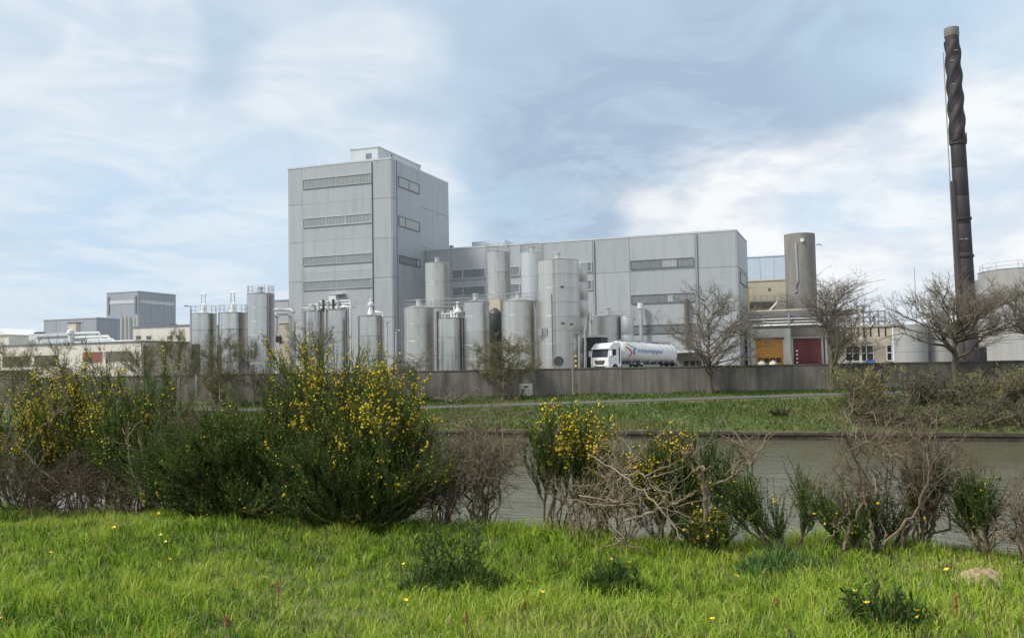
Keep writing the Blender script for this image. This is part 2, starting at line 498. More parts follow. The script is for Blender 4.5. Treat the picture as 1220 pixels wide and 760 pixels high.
def path_z(x):
    return np.clip(-1.27 + 0.027 * x, -2.6, -0.4)


def base_z(x):
    return np.clip(-1.6 + 0.0115 * (x + 44), -1.9, -0.75)


def gh(x, t):
    x = np.asarray(x, float); t = np.asarray(t, float)
    z = np.interp(t, [-400, 8.3, 8.9, 9.8, 11, 18, 22], [0, 0, -0.10, -0.42, -1.0, -4.5, -5.6])
    bumpy = 0.05 * np.sin(0.83 * x + 0.4) + 0.035 * np.sin(1.9 * x + t * 0.9) + 0.03 * np.sin(1.37 * t - 0.6 * x)
    return z + bumpy * np.clip((14 - t) / 6, 0, 1)


xs = np.unique(np.concatenate([-np.geomspace(140, 3500, 14), np.arange(-140, 140, 2.0), np.arange(-16, 16, 0.4), np.geomspace(140, 3500, 14)]))
near_t = np.concatenate([[-400, -100, -30, -10], np.arange(-4, 11.1, 0.35), [12, 14, 16, 18, 22]])
rows = [(np.full_like(xs, t), gh(xs, t), 0) for t in near_t]
rng = np.random.default_rng(3)
rows.append((np.full_like(xs, 75.2), np.full_like(xs, -5.6), 1))
rows.append((np.full_like(xs, 75.6), np.full_like(xs, -5.6), 1))
rows.append((np.full_like(xs, 75.7), np.full_like(xs, -3.86), 2))
for f in np.linspace(0.08, 1, 12):
    z = -3.86 + (path_z(xs) - 0.12 + 3.86) * (f ** 0.85)
    if f < 0.97:
        z = z + 0.14 * np.sin(xs * 0.7 + f * 9) * np.sin(xs * 0.23 + f * 4) + rng.normal(0, 0.04, len(xs))
    rows.append((np.full_like(xs, 75.7 + 11.2 * f), z, 2))
rows.append((np.full_like(xs, 89.4), path_z(xs) + 0.03, 2))
for f in (0.15, 0.4, 0.7, 1.0):
    rows.append((np.full_like(xs, 89.4 + (WALLT + 0.1 - 89.4) * f), path_z(xs) + 0.03 + (base_z(xs) - path_z(xs) - 0.03) * f, 2))
rows.append((np.full_like(xs, WALLT + 0.15), np.full_like(xs, YARD), 3))
for t in (100, 140, 200, 400, 900, 2000, 4500):
    rows.append((np.full_like(xs, t), np.full_like(xs, YARD), 3))
V = np.stack([np.stack([xs, r[0], r[1]], 1) for r in rows]).reshape(-1, 3)
nx, nr = len(xs), len(rows)
ii, jj = np.meshgrid(np.arange(nr - 1), np.arange(nx - 1), indexing='ij')
a = (ii * nx + jj).ravel()
F = np.stack([a, a + 1, a + nx + 1, a + nx], 1)
ground = struct(mesh_np('ground', V, [F], M['lawn'], smooth=False))
for k in ('mud', 'bank', 'yard'):
    ground.data.materials.append(M[k])
mi = np.repeat(np.array([rows[i + 1][2] if rows[i + 1][2] != 1 else 1 for i in range(nr - 1)], np.int32), nx - 1)
ground.data.polygons.foreach_set('material_index', mi)
wb = MB().add([(-3500, 13, WATER), (3500, 13, WATER), (3500, 75.65, WATER), (-3500, 75.65, WATER)], [(0, 1, 2, 3)])
struct(wb.build('water', M['water']))
# towpath, following the rising bank
px_ = xs[(xs > -400) & (xs < 400)]
Vp = np.concatenate([np.stack([px_, np.full_like(px_, 87.0), path_z(px_) - 0.07], 1), np.stack([px_, np.full_like(px_, 89.2), path_z(px_) + 0.06], 1)])
n = len(px_); k = np.arange(n - 1)
struct(mesh_np('path', Vp, [np.stack([k, k + 1, k + n + 1, k + n], 1)], M['asphalt']))
# quay: stone blocks with capping stones
quay = struct(MB().box(-600, 600, 75.32, 75.68, -5.6, -4.02).build('quay', M['quay']))
cap_me = None
random.seed(4)
xq = -95.0
while xq < 70:
    w = random.uniform(1.5, 2.6)
    o = MB().box(xq + 0.015, xq + w - 0.015, 75.22 + random.uniform(-.03, .03), 75.9, -4.015, -3.80 + random.uniform(-.03, .03)).build('capping_stone', M['quaycap'], quay)
    xq += w
for a_, b_ in ((-600, -95.2), (70.5, 600)):
    MB().box(a_, b_, 75.25, 75.9, -4.015, -3.80).build('capping_stone', M['quaycap'], quay)

# ------------------------------------------------------------------ retaining wall
wall = thing('concrete_wall', 'long weathered grey concrete retaining wall along the far canal path, with dark vertical streaks', 'wall', (-20, WALLT, -1))
random.seed(8)
xw = -140.0
pm = None
while xw < 90:
    w = 2.5
    zb = float(base_z(xw)) - 0.5
    j = random.uniform(-0.02, 0.02)
    MB().box(xw + 0.012, xw + w - 0.012, WALLT + j, WALLT + 0.35, zb, WTOP - 0.13).build('wall_panel', M['concrete'], wall)
    xw += w
MB().box(-140, 90, WALLT + 0.06, WALLT + 0.33, -2.4, WTOP - 0.2).build('wall_core', M['coping'], wall)
xw = -140
while xw < 90:
    MB().box(xw + 0.01, xw + 4.99, WALLT - 0.06, WALLT + 0.42, WTOP - 0.128, WTOP + random.uniform(-.012, .012)).build('coping', M['coping'], wall)
    xw += 5
# small grey door at the foot of the wall
x0, z1 = hit(619.5, 457.5, WALLT - 0.03); x1, z0 = hit(635, 479, WALLT - 0.03)
d = thing('wall_door', 'small pale grey metal door at the foot of the concrete wall, with a dark vent slot', 'door', ((x0 + x1) / 2, WALLT - 0.1, z0))
MB().box(x0 - 0.08, x1 + .08, WALLT - 0.10, WALLT - 0.03, z0, z1 + .08).build('frame', M['galv'], d)
MB().box(x0, x1, WALLT - 0.14, WALLT - 0.103, z0 + .03, z1).build('leaf', M['door_grey'], d)
MB().box(x0 + .45, x1 - .45, WALLT - 0.15, WALLT - 0.142, z1 - .38, z1 - .2).build('vent', M['black'], d)
MB().box(x1 - .2, x1 - .1, WALLT - 0.19, WALLT - 0.142, z0 + .8, z0 + .95).build('handle', M['galv'], d)
# white post with fence by the left end of the wall
for pxp, lab in ((233.5, 'pale upright post in front of the concrete wall, beside the pale cabinet'),):
    x0, z1 = hit(pxp, 446, 92)
    d = thing('marker_post', lab, 'post', (x0, 92, -1.7))
    MB().tube([(x0, 92, -2), (x0, 92, z1)], .09, 8).build('shaft', M['pipe_white'], d)
    MB().tube([(x0, 92, z1 + .002), (x0, 92, z1 + .08)], .11, 8).build('cap', M['galv'], d)
x0, z1 = hit(249.5, 447, WALLT - .4); x1, z0 = hit(258, 460, WALLT - .4)
d = thing('cabinet', 'pale utility cabinet against the wall at left, behind the broom bushes', 'cabinet', (x0, WALLT - .5, z0))
MB().box(x0, x1, WALLT - .5, WALLT - .1, z0 - 1.2, z1).build('case', M['door_grey'], d)
MB().box(x0 - .05, x1 + .05, WALLT - .56, WALLT - .08, z1 + .002, z1 + .08).build('lid', M['galv'], d)


# ------------------------------------------------------------------ cladded buildings
def panel_grid(parent, face, fixed, us, zs, m, th=0.12, gap=0.05, name='cladding_panel', skip=()):
    """cladding panels on a face: 'front' (y = fixed, facing -y) or 'right' (x = fixed, facing +x)"""
    for i in range(len(us) - 1):
        for j in range(len(zs) - 1):
            if (i, j) in skip:
                continue
            u0, u1, z0, z1 = us[i] + gap / 2, us[i + 1] - gap / 2, zs[j] + gap / 2, zs[j + 1] - gap / 2
            if face == 'front':
                b_ = MB().box(u0, u1, fixed - th, fixed - .001, z0, z1)
            else:
                b_ = MB().box(fixed + .001, fixed + th, u0, u1, z0, z1)
            b_.build(name, m, parent)


def strip_window(parent, face, fixed, u0, u1, z0, z1, cuts=(), pale=(), bars=18, glass='glass', fr='clad_light', fw=0.10, barm='clad_dark'):
    """band window proud of the cladding: frame, panes (sub-parts) and fine glazing bars"""
    def bx(mb, a0, a1, d0, d1, c0, c1):
        if face == 'front':
            return mb.box(a0, a1, fixed - d1, fixed - d0, c0, c1)
        return mb.box(fixed + d0, fixed + d1, a0, a1, c0, c1)
    mb = MB()
    bx(mb, u0 - fw, u1 + fw, .125, .24, z1, z1 + fw * .8); bx(mb, u0 - fw, u1 + fw, .125, .26, z0 - fw, z0)
    bx(mb, u0 - fw, u0, .125, .235, z0 + .001, z1 - .001); bx(mb, u1, u1 + fw, .125, .235, z0 + .001, z1 - .001)
    f = mb.build('window', M[fr], parent)
    ed = [u0] + [u0 + (u1 - u0) * c_ for c_ in cuts] + [u1]
    for i in range(len(ed) - 1):
        mb = MB()
        bx(mb, ed[i] + .05, ed[i + 1] - .05, .13, .165, z0 + .01, z1 - .01)
        mb.build('pane', M['glass_pale'] if i in pale else M[glass], f)
        if 0 < i:
            mb = MB(); bx(mb, ed[i] - .06, ed[i] + .06, .166, .225, z0 + .002, z1 - .002); mb.build('mullion', M[fr], f)
    if bars:
        mb = MB()
        for i in range(1, bars):
            u = u0 + (u1 - u0) * i / bars
            bx(mb, u - .022, u + .022, .168, .195, z0 + .012, z1 - .012)
        mb.build('glazing_bars', M[barm], f, kind='stuff')
    return f


# --- the tall tower
TT = 121.6
tx0, tx1 = xat(345, TT), xat(469.0, TT)
tz = hit(463, 189, TT)[1]
tb = hitx(534.5, 300, tx1)[0]
tower = thing('tower_building', 'tall windowless-looking grey clad production tower with four narrow window bands and a small roof box', 'building', ((tx0 + tx1) / 2, TT, YARD))
MB().box(tx0, tx1, TT, tb, YARD, tz - .15).build('wall', M['clad_dark'], tower)
MB().box(tx0 - .1, tx1 + .1, TT - .16, tb + .1, tz - .148, tz + .1).build('parapet', M['clad_light'], tower)
cA, cB = xat(362, TT), xat(446.5, TT)
zl = lambda py, pxx=441: hit(pxx, py, TT)[1]
zs_l = [YARD] + [hit(345, p, TT)[1] for p in (382, 336.5, 290.3, 245.3)] + [tz - .16]
zs_r = [YARD] + [hit(455, p, TT)[1] for p in (378, 330.8, 284, 236.4)] + [tz - .16]
wz = [(hit(441, b_, TT)[1], hit(441, a_, TT)[1]) for a_, b_ in ((332, 341.5), (302.3, 311.2), (255, 264.7), (207.5, 217.5))]
panel_grid(tower, 'front', TT, [tx0, cA], zs_l, M['clad'])
panel_grid(tower, 'front', TT, [cB, tx1], zs_r, M['clad'])
zc = [YARD] + [(wz[i][1] + wz[i + 1][0]) / 2 for i in range(3)] + [tz - .16]
zc = [YARD, zl(362), (wz[0][1] + wz[1][0]) / 2, zl(283), zl(237), tz - .16]
panel_grid(tower, 'front', TT, [cA, cB], zc, M['clad'], gap=.02)
for i, (a_, b_) in enumerate(wz):
    strip_window(tower, 'front', TT, cA + .2, cB - .25, a_, b_, cuts=(.345, .63) if i == 2 else (.5,), bars=26 if i < 2 else 20, fr='clad_light' if i == 2 else 'clad', glass='glass_tower', barm='shed')
# right face: corner strip, dark joint, window column, plain back half
rA, rB = TT + 1.3, hitx(500.5, 300, tx1)[0]
zr = [YARD] + [hitx(520, p, tx1)[1] for p in (340, 299, 254)] + [tz - .16]
panel_grid(tower, 'right', tx1, [TT - .1, rA], zs_r, M['clad'])
panel_grid(tower, 'right', tx1, [rA + .25, rB], [YARD, zl(362), zl(309), zl(262), tz - .16], M['clad'], gap=.02)
panel_grid(tower, 'right', tx1, [rB, tb], zr, M['clad'])
for i, (y0_, y1_) in enumerate(((210, 221), (257, 268), (304, 312))):
    za, zb_ = hitx(472, y1_, tx1)[1], hitx(472, y0_, tx1)[1]
    strip_window(tower, 'right', tx1, rA + .7, rB - .5, za, zb_, cuts=((.5,), (.3,), (.85,))[i], pale=((0, 1), (0, 1), (1,))[i], bars=0, fr='clad_dark')
bx0, bz1 = hit(417.5, 177.5, TT + 5); bx1, bz1b = hit(450, 174.5, TT + 5)
rb = hitx(501, 200, bx1)[0]
roofbox = MB().box(bx0, bx1, TT + 5, rb, tz + .05, bz1b - .15).build('roof_box', M['clad_light'], tower)
MB().box(bx0 - .1, bx1 + .1, TT + 4.9, rb + .1, bz1b - .148, bz1b + .05).build('roof_trim', M['clad_light'], roofbox)
vx0, vz1 = hit(435.5, 184.5, TT + 4.9); vx1, vz0 = hit(442, 188.5, TT + 4.9)
MB().box(vx0, vx1, TT + 4.93, TT + 4.995, max(vz0, tz + .12), vz1 + .15).build('vent', M['clad_dark'], roofbox)
MB().box(bx1 + .002, bx1 + .06, TT + 9.5, TT + 9.8, tz + .12, bz1b - .3).build('downpipe', M['clad_dark'], roofbox)
# little hoist box hung on the front, above the small silos
hx0, hz1 = hit(394.5, 351.5, TT - .3); hx1, hz0 = hit(403, 361, TT - .3)
hb = MB().box(hx0, hx1, TT - 1.0, TT - .125, hz0 - .2, hz1).build('hoist_box', M['pipe_white'], tower)
MB().box(hx0 - .2, hit(411, 350, TT - .3)[0], TT - 1.1, TT - .125, hz1 + .002, hz1 + .15).build('canopy', M['clad_light'], hb)
MB().tube([(cB - .05, TT - .2, YARD), (cB - .05, TT - .2, tz - .3)], .07, 6).build('downpipe', M['clad_dark'], tower)

# --- the long hall
HT = 132.7
hx0, hx1 = tx1 + .15, xat(881, HT)
hz = hit(875, 274, HT)[1]
hb_ = hitx(893, 420, hx1)[0]
hall = thing('factory_hall', 'long grey clad factory hall right of the tower, with band windows behind the steel silos', 'building', ((hx0 + hx1) / 2, HT, YARD))
MB().box(hx0, hx1, HT, HT + 40 if hb_ < HT else hb_, YARD, hz - .15).build('wall', M['clad_dark'], hall)
hb_ = HT + 40 if hb_ < HT else hb_
MB().box(hx0, hx1 + .15, HT - .16, hb_ + .1, hz - .148, hz + .1).build('parapet', M['clad_light'], hall)
cols = [hx0] + [xat(p, HT) for p in (540, 623, 709.5, 753.5, 832.5)] + [hx1]
hseam = hit(875, 317.5, HT)[1]
hlow = hit(755, 399, HT)[1]
panel_grid(hall, 'front', HT, cols, [YARD, hlow, hseam, hz - .16], M['clad'])
panel_grid(hall, 'right', hx1, [HT - .12, HT + 1.2], [YARD, hseam, hz - .16], M['clad'])
panel_grid(hall, 'right', hx1, [HT + 1.35, (HT + hb_) / 2, hb_], [YARD, hit(875, 370, HT)[1], hseam, hz - .16], M['clad'], gap=.12)


def hw(p0, p1, ya, yb, **k):
    pc = 753
    strip_window(hall, 'front', HT, xat(p0, HT), xat(p1, HT), hit(pc, yb, HT)[1], hit(pc, ya, HT)[1], **k)


hw(755, 829.5, 311.5, 320.5, cuts=(.5, .75), pale=(1,), bars=26, fr='clad_dark')
hw(755, 829.5, 352.5, 361.5, cuts=(.56, .68), pale=(1,), bars=26, fr='clad_dark')
hw(756, 829.5, 388.5, 397, cuts=(.3, .6), bars=0, glass='clad_dark', fr='clad_dark')
zz0 = [(hit(541, 332, HT)[1], hit(541, 322.5, HT)[1]), (hit(541, 352.5, HT)[1], hit(541, 343, HT)[1])]
for a_, b_ in zz0:
    strip_window(hall, 'front', HT, xat(541, HT), xat(621, HT), a_, b_, cuts=(.16, .5), bars=28, fr='clad_light')
    strip_window(hall, 'front', HT, xat(626, HT), xat(707.5, HT), a_, b_, cuts=(.35, .7), bars=28, fr='clad_light')
for pd in (709.5, 832.5):
    MB().tube([(xat(pd, HT) + .25, HT - .2, YARD), (xat(pd, HT) + .25, HT - .2, hz - .3)], .06, 6).build('downpipe', M['clad_dark'], hall)
za, zb_ = hitx(886, 340, hx1)[1], hitx(886, 328, hx1)[1]
strip_window(hall, 'right', hx1, HT + 3, hb_ - 2.5, za, zb_, pale=(0,), bars=0, fr='clad_dark')
# dark loading recess behind the lorry
x0, z1 = hit(804, 420.5, HT - .4); x1, _ = hit(833, 420.5, HT - .4)
dk = MB().box(x0, x1, HT - .24, HT - .125, YARD, z1).build('loading_door', M['brown_wall'], hall)
MB().box(x0 - .3, x1 + .3, HT - 1.2, HT - .125, z1 + .002, z1 + .25).build('canopy', M['clad_light'], dk)
for i in range(3):
    MB().box(x0 + 1.2 + i * .9, x0 + 1.9 + i * .9, HT - .27, HT - .242, YARD + .7, YARD + 1.4).build('pane', M['glass_dark'], dk)
x0, z1 = hit(565, 290, HT + 8); x1, z1 = hit(604, 288.5, HT + 8)
MB().box(x0, x1, HT + 7, HT + 11, hz - .1, z1 + .25).build('roof_unit', M['sheetblue'], hall)
MB().box(xat(536, HT), xat(539, HT), HT + .5, HT + 1.2, hz + .1, hz + .6).build('roof_vent', M['galv'], hall)
# vent pipe and downpipe standing in front of the hall
for pxp, ya, lab in ((763, 361, 'tall steel vent pipe with a pale cap, above the tanker lorry'),):
    x0, z1 = hit(pxp, ya, HT - 1)
    d = thing('vent_pipe', lab, 'pipe', (x0, HT - 1, YARD))
    MB().tube([(x0, HT - 1, YARD), (x0, HT - 1, z1 - .8)], .27, 12).build('shaft', M['pipe'], d, True)
    MB().tube([(x0, HT - 1, z1 - .79), (x0, HT - 1, z1)], .42, 12).build('cap', M['pipe_white'], d, True)
    MB().box(x0 - .1, x0 + .1, HT - .9, HT - .15, z1 - 6, z1 - 5.85).build('bracket', M['galv'], d)
x0, z1 = hit(817.5, 356, HT - .5)
d = thing('vent_pipe', 'brownish slim exhaust pipe on the hall front, behind the bare tree', 'pipe', (x0, HT - .5, YARD))
MB().tube([(x0, HT - .5, hit(817, 416, HT)[1]), (x0, HT - .5, z1)], .3, 10).build('shaft', M['brown_wall'], d, True)
MB().box(x0 - .08, x0 + .08, HT - .3, HT - .12, z1 - 4, z1 - 3.9).build('bracket', M['galv'], d)


# ------------------------------------------------------------------ silos
def railing(parent, cx, cy, z, r, n=14, h=1.0, arc=1.0, m='galv', name='railing'):
    mb = MB()
    for hh_ in (h, h * .5):
        mb.tube([(cx + r * math.cos(a_), cy + r * math.sin(a_), z + hh_) for a_ in np.linspace(-math.pi * arc - math.pi / 2, math.pi * arc - math.pi / 2, 30)], .022, 4, False)
    for k_ in range(n):
        a_ = k_ / n * 2 * math.pi * arc - math.pi * arc - math.pi / 2
        p = (cx + r * math.cos(a_), cy + r * math.sin(a_))
        mb.tube([(p[0], p[1], z), (p[0], p[1], z + h)], .03, 4)
    return mb.build(name, M[m], parent)


def line_rail(parent, x0, x1, y, z, h=1.0, n=8, m='galv', name='railing'):
    mb = MB()
    for hh_ in (h, h * .5):
        mb.tube([(x0, y, z + hh_), (x1, y, z + hh_)], .022, 4)
    for i in range(n + 1):
        x = x0 + (x1 - x0) * i / n
        mb.tube([(x, y, z), (x, y, z + h)], .03, 4)
    return mb.build(name, M[m], parent)


def silo(label, px, w, ytop, t, n=5, m='steel', roof=.12, group='stainless steel silos in the factory yard', hatch=True, rail=False, ladder=False,
         head=0, pipe_side=0, base=None, segs=44, tallhatch=False, name='steel_silo', cat='silo', ringed=True):
    s_ = scl(px, t)
    r = w / 2 * s_
    cx = xat(px, t)
    z1 = hit(px, ytop, t)[1]
    zb = YARD + .25 if base is None else base
    d = thing(name, label, cat, (cx, t, YARD), group)
    if base is None:
        MB().lathe([(r + .12, YARD), (r + .12, YARD + .24), (r * .5, YARD + .24)], cx, t, segs).build('plinth', M['pipe_white'], d)
    hc = (z1 - zb) / n
    me = None
    for i in range(n):
        if me is None:
            o = MB().lathe([(r * .985, zb + .005), (r, zb + .03), (r, zb + hc - .03), (r * .985, zb + hc - .005)], cx, t, segs).build('shell_course', M[m], d, True)
            me = o.data
        else:
            o = link(bpy.data.objects.new('shell_course', me), d)
        o.location = (0, 0, i * hc)
        o.scale = (1 + .006 * (i % 2), 1 + .006 * (i % 2), 1)
    if ringed:
        ro = MB().ring(cx, t, zb + hc, r * 1.0, .035, segs).build('weld_ring', M['steel_dull'], d)
        for i in range(2, n):
            rc = link(bpy.data.objects.new('weld_ring', ro.data), d)
            rc.location = (0, 0, (i - 1) * hc)
    rz_ = r * roof * 2
    MB().lathe([(r * 1.0, z1 - .02), (r * 1.015, z1 + .06), (r * .98, z1 + .1), (r * .75, z1 + rz_ * .5), (r * .35, z1 + rz_ * .9), (0.01, z1 + rz_)], cx, t, segs).build('roof', M[m], d, True)
    if hatch:
        hh_ = .55
        o = MB().lathe([(.32, z1 + rz_ * .8), (.32, z1 + rz_ + hh_), (.42, z1 + rz_ + hh_ + .02), (.42, z1 + rz_ + hh_ + .12), (.01, z1 + rz_ + hh_ + .2)], cx, t, 14).build('hatch', M['pipe'], d, True)
    if tallhatch:
        mb = MB()
        for sx_ in (-1, 1):
            mb.tube([(cx + sx_ * .75, t - .3, z1 + .05), (cx + sx_ * .35, t, z1 + 1.4)], .06, 5)
            mb.tube([(cx + sx_ * .3, t, z1 + 1.4), (cx + sx_ * .28, t, z1 + 2.9)], .07, 5)
        mb.tube([(cx - .35, t, z1 + 2.9), (cx + .35, t, z1 + 2.9)], .08, 5)
        mb.tube([(cx - .35, t, z1 + 1.4), (cx + .35, t, z1 + 1.4)], .06, 5)
        mb.build('vent_frame', M['pipe'], d)
        MB().lathe([(.55, z1 + .1), (.3, z1 + 1.2), (.01, z1 + 1.25)], cx, t, 12).build('vent_cone', M['pipe_white'], d, True)
    if rail:
        railing(d, cx, t, z1 + .08, r * .97, 14, 1.05)
    if ladder is not False:
        a_ = -math.pi / 2 + ladder
        lx, ly = cx + (r + .2) * math.cos(a_), t + (r + .2) * math.sin(a_)
        tx_, ty_ = -math.sin(a_) * .22, math.cos(a_) * .22
        mb = MB()
        for sgn in (-1, 1):
            mb.tube([(lx + sgn * tx_, ly + sgn * ty_, zb), (lx + sgn * tx_, ly + sgn * ty_, z1 + 1.0)], .035, 4)
        zz_ = zb + .4
        while zz_ < z1 + .9:
            mb.tube([(lx - tx_, ly - ty_, zz_), (lx + tx_, ly + ty_, zz_)], .02, 4)
            zz_ += .45
        mb.build('ladder', M['galv'], d)
    if pipe_side:
        a_ = -math.pi / 2 + pipe_side
        lx, ly = cx + (r + .18) * math.cos(a_), t + (r + .18) * math.sin(a_)
        MB().tube([(cx + r * .4 * math.cos(a_), t + r * .4 * math.sin(a_), z1 + rz_ * .9 + .3), (lx, ly, z1 + .5), (lx, ly, z1 - .5), (lx, ly, zb + .3)], .09, 8).build('feed_pipe', M['pipe'], d, True)
    if head:      # small agitator motor on the roof
        o = MB().lathe([(.5, z1 + rz_ * .6), (.24, z1 + rz_ + .7), (.24, z1 + rz_ + 1.0), (.4, z1 + rz_ + 1.05), (.4, z1 + rz_ + 1.35), (.15, z1 + rz_ + 1.5), (.15, z1 + rz_ + 2.0), (.01, z1 + rz_ + 2.05)], cx, t, 12).build('agitator', M['pipe_white'], d, True)
    return d, cx, r, z1


G_ = 'stainless steel silos in the factory yard'
silo('squat steel silo with a frame vent on top, leftmost of the row', 242.5, 31, 374.5, 107, 4, rail=True, hatch=False, tallhatch=True, ringed=False, roof=.05)
silo('steel silo with a frame vent, between the leftmost silo and the taller railed silo', 277.5, 33, 373.5, 107, 4, rail=True, hatch=False, tallhatch=True, ringed=False, roof=.05)
silo('tall slim steel silo with a railing round its top, left of the grey tower', 311, 32, 351, 106, 6, rail=True, ladder=1.25, roof=.1)
silo('steel silo under the left end of the white pipe platform, before the tower', 374.5, 24.5, 371.5, 108, 3, ringed=False, pipe_side=-1.3)
silo('steel silo under the right end of the white pipe platform, before the tower', 403, 28, 370, 108, 3, ringed=False, pipe_side=1.4)
silo('steel silo with a pointed white agitator, alone before the tower corner', 442.5, 31, 377.5, 107, 3, head=1, hatch=False, pipe_side=1.5, ringed=False)
silo('matt steel silo with a flat cap hatch, just right of the tower corner', 500, 35, 367.5, 105, 4, m='steel_dull')
silo('narrow shiny silo set between two wider ones, with valves on its flat top', 536.5, 29, 380, 104, 3, hatch=False, ringed=False, roof=.08)
silo('steel silo with three weld bands, left of the dark slim tank', 568, 32, 360.5, 105, 5, head=0)
silo('dark narrow tank squeezed between two pale silos', 591, 15, 374, 109, 2, m='steel_dark', hatch=False, roof=.5, name='dark_tank', cat='tank')
silo('broad matt silo behind the small budding tree', 619, 38, 359.5, 104, 5, m='steel_dull')
silo('tall slim silo behind the platform, nearest the tower', 522.5, 29, 314.5, 117, 6, m='steel_dull', roof=.06)
silo('tall silo behind the platform, below the blue roof unit', 595.5, 29.5, 301.5, 117, 6, m='steel_dull', roof=.06, rail=True, hatch=False)
silo('tall pale bluish silo behind the biggest silo, with a railed top', 636.5, 28, 302, 116, 5, m='steel_pale', roof=.1, ringed=False, rail=True)
d_o, ox, orr, oz = silo('biggest and widest steel silo with a manhole near its base, left of the lorry', 667, 49.5, 311.5, 104.5, 8, m='steel_dull', roof=.08, ladder=False)
silo('tall slim silo half hidden behind the right side of the biggest silo', 694, 17, 315, 110, 6, m='steel_dull', roof=.05, hatch=False)
silo('squat domed silo behind the lorry cab, streaked brown', 726, 36, 377.5, 114, 3, m='steel_dull', head=0, roof=.12)
silo('slim silo at the right end of the row, behind the lorry tank', 748, 15, 378, 113, 3, m='steel_pale', hatch=False, roof=.05, ringed=False)
# manhole, plates on the biggest silo
a_ = -math.pi / 2 + .28
mx, my = ox + (orr + .02) * math.cos(a_), 104.5 + (orr + .02) * math.sin(a_)
mh = MB().tube([(mx, my + .1, YARD + 1.55), (mx + .06, my - .35, YARD + 1.55)], .5, 14).build('manhole', M['pipe'], d_o, True)
MB().tube([(mx + .065, my - .352, YARD + 1.55), (mx + .07, my - .46, YARD + 1.55)], .58, 14).build('manhole_lid', M['steel_dark'], mh, True)
MB().tube([(ox - .05, 104.5 - orr - .1, YARD + 1.0), (ox - .05, 104.5 - orr - .1, oz - 4.0)], .035, 5).build('cable_duct', M['steel_dark'], d_o)
for dz_, aa in ((oz - 3.3, .5), (oz - 7.5, .5), (oz - 7.6, .95)):
    b1 = -math.pi / 2 + aa
    MB().box(ox + orr * math.cos(b1) - .15, ox + orr * math.cos(b1) + .15, 104.5 + orr * math.sin(b1) - .2, 104.5 + orr * math.sin(b1) + .1, dz_, dz_ + .2).build('bracket', M['steel_dark'], d_o)
b1 = -math.pi / 2 - .55
pl_ = MB()
for k_ in range(2):
    pl_.box(ox + orr * math.cos(b1) - .55 + k_ * .62, ox + orr * math.cos(b1) - .03 + k_ * .62, 104.5 + orr * math.sin(b1) - .34, 104.5 + orr * math.sin(b1) + .2, hit(650, 400, 104)[1], hit(650, 391.5, 104)[1])
pl_.build('name_plate', M['galv'], d_o)

# walkways, platforms and pipework between the silos
def platform(label, p0, p1, y, t, depth=1.2, m='galv', rail=True, legs=2, group=None):
    x0, z = hit(p0, y, t)
    x1 = xat(p1, t)
    d_ = thing('walkway', label, 'walkway', ((x0 + x1) / 2, t, YARD), group)
    MB().box(x0, x1, t, t + depth, z - .15, z).build('deck', M[m], d_)
    if rail:
        line_rail(d_, x0, x1, t + .05, z, 1.0, max(4, int((x1 - x0) / 1.3)))
        line_rail(d_, x0, x1, t + depth - .05, z, 1.0, max(4, int((x1 - x0) / 1.3)))
    for i in range(legs):
        x = x0 + .2 + (x1 - x0 - .4) * i / max(1, legs - 1)
        MB().box(x - .08, x + .08, t + .4, t + .56, YARD, z - .152).build('leg', M['galv'], d_)
    return d_


platform('steel walkway with handrails over the silos right of the tower corner', 481, 560, 367, 111, legs=4)
platform('railed steel walkway behind the middle silos, level with their tops', 562, 640, 361, 111, legs=4)
platform('railed platform beside the squat domed silo, behind the lorry cab', 702, 756, 381, 118, legs=3)
pf = platform('white pipe platform resting over the two silos before the tower', 379, 416, 366.5, 108.2, depth=2.0, m='pipe_white', legs=2)
xq0, zq = hit(379, 364, 108)
xq1 = xat(418, 108)
for i, (dz_, rr) in enumerate(((.1, .13), (.45, .10), (-.35, .12))):
    MB().tube([(xq0 - 1.2 * (i == 0), 107.9 - i * .1, zq + dz_), (xq1, 107.9 - i * .1, zq + dz_), (xq1 + .15, 107.9 - i * .1, zq + dz_ - .3), (xq1 + .15, 107.9 - i * .1, YARD + .3)], rr, 8).build('pipe', M['pipe_white'], pf, True)
for k_ in range(5):
    xx = xq0 + .3 + k_ * .75
    MB().tube([(xx, 107.6, zq - .9), (xx, 107.6, zq + .5 + .2 * (k_ % 2))], .16, 8).build('valve', M['steel_dark'] if k_ % 2 else M['pipe'], pf, True)
# valve cluster on the narrow shiny silo
x0, z0 = hit(536, 378, 103.6)
vc = thing('valve_cluster', 'tangle of valves and pale pipes on top of the narrow shiny silo', 'pipework', (x0, 103.6, z0))
for k_, (dx, h_, r_) in enumerate(((-1.0, .9, .12), (-.6, .5, .2), (-.2, 1.0, .1), (.25, .8, .22), (.6, 1.3, .14), (.95, .6, .12))):
    MB().tube([(x0 + dx, 103.6, z0 - .3), (x0 + dx, 103.6, z0 + h_)], r_, 8).build('valve', M['pipe_white'] if k_ > 2 else M['pipe'], vc, True)
MB().tube([(x0 - 1.1, 103.5, z0 + .45), (x0 + 1.2, 103.5, z0 + .45)], .07, 6).build('pipe', M['galv'], vc)
MB().lathe([(.55, z0 + .6), (.4, z0 + .9), (.15, z0 + 1.2), (.15, z0 + 1.7), (.3, z0 + 1.75), (.01, z0 + 1.9)], x0 + .9, 103.9, 12).build('valve_head', M['pipe_white'], vc, True)
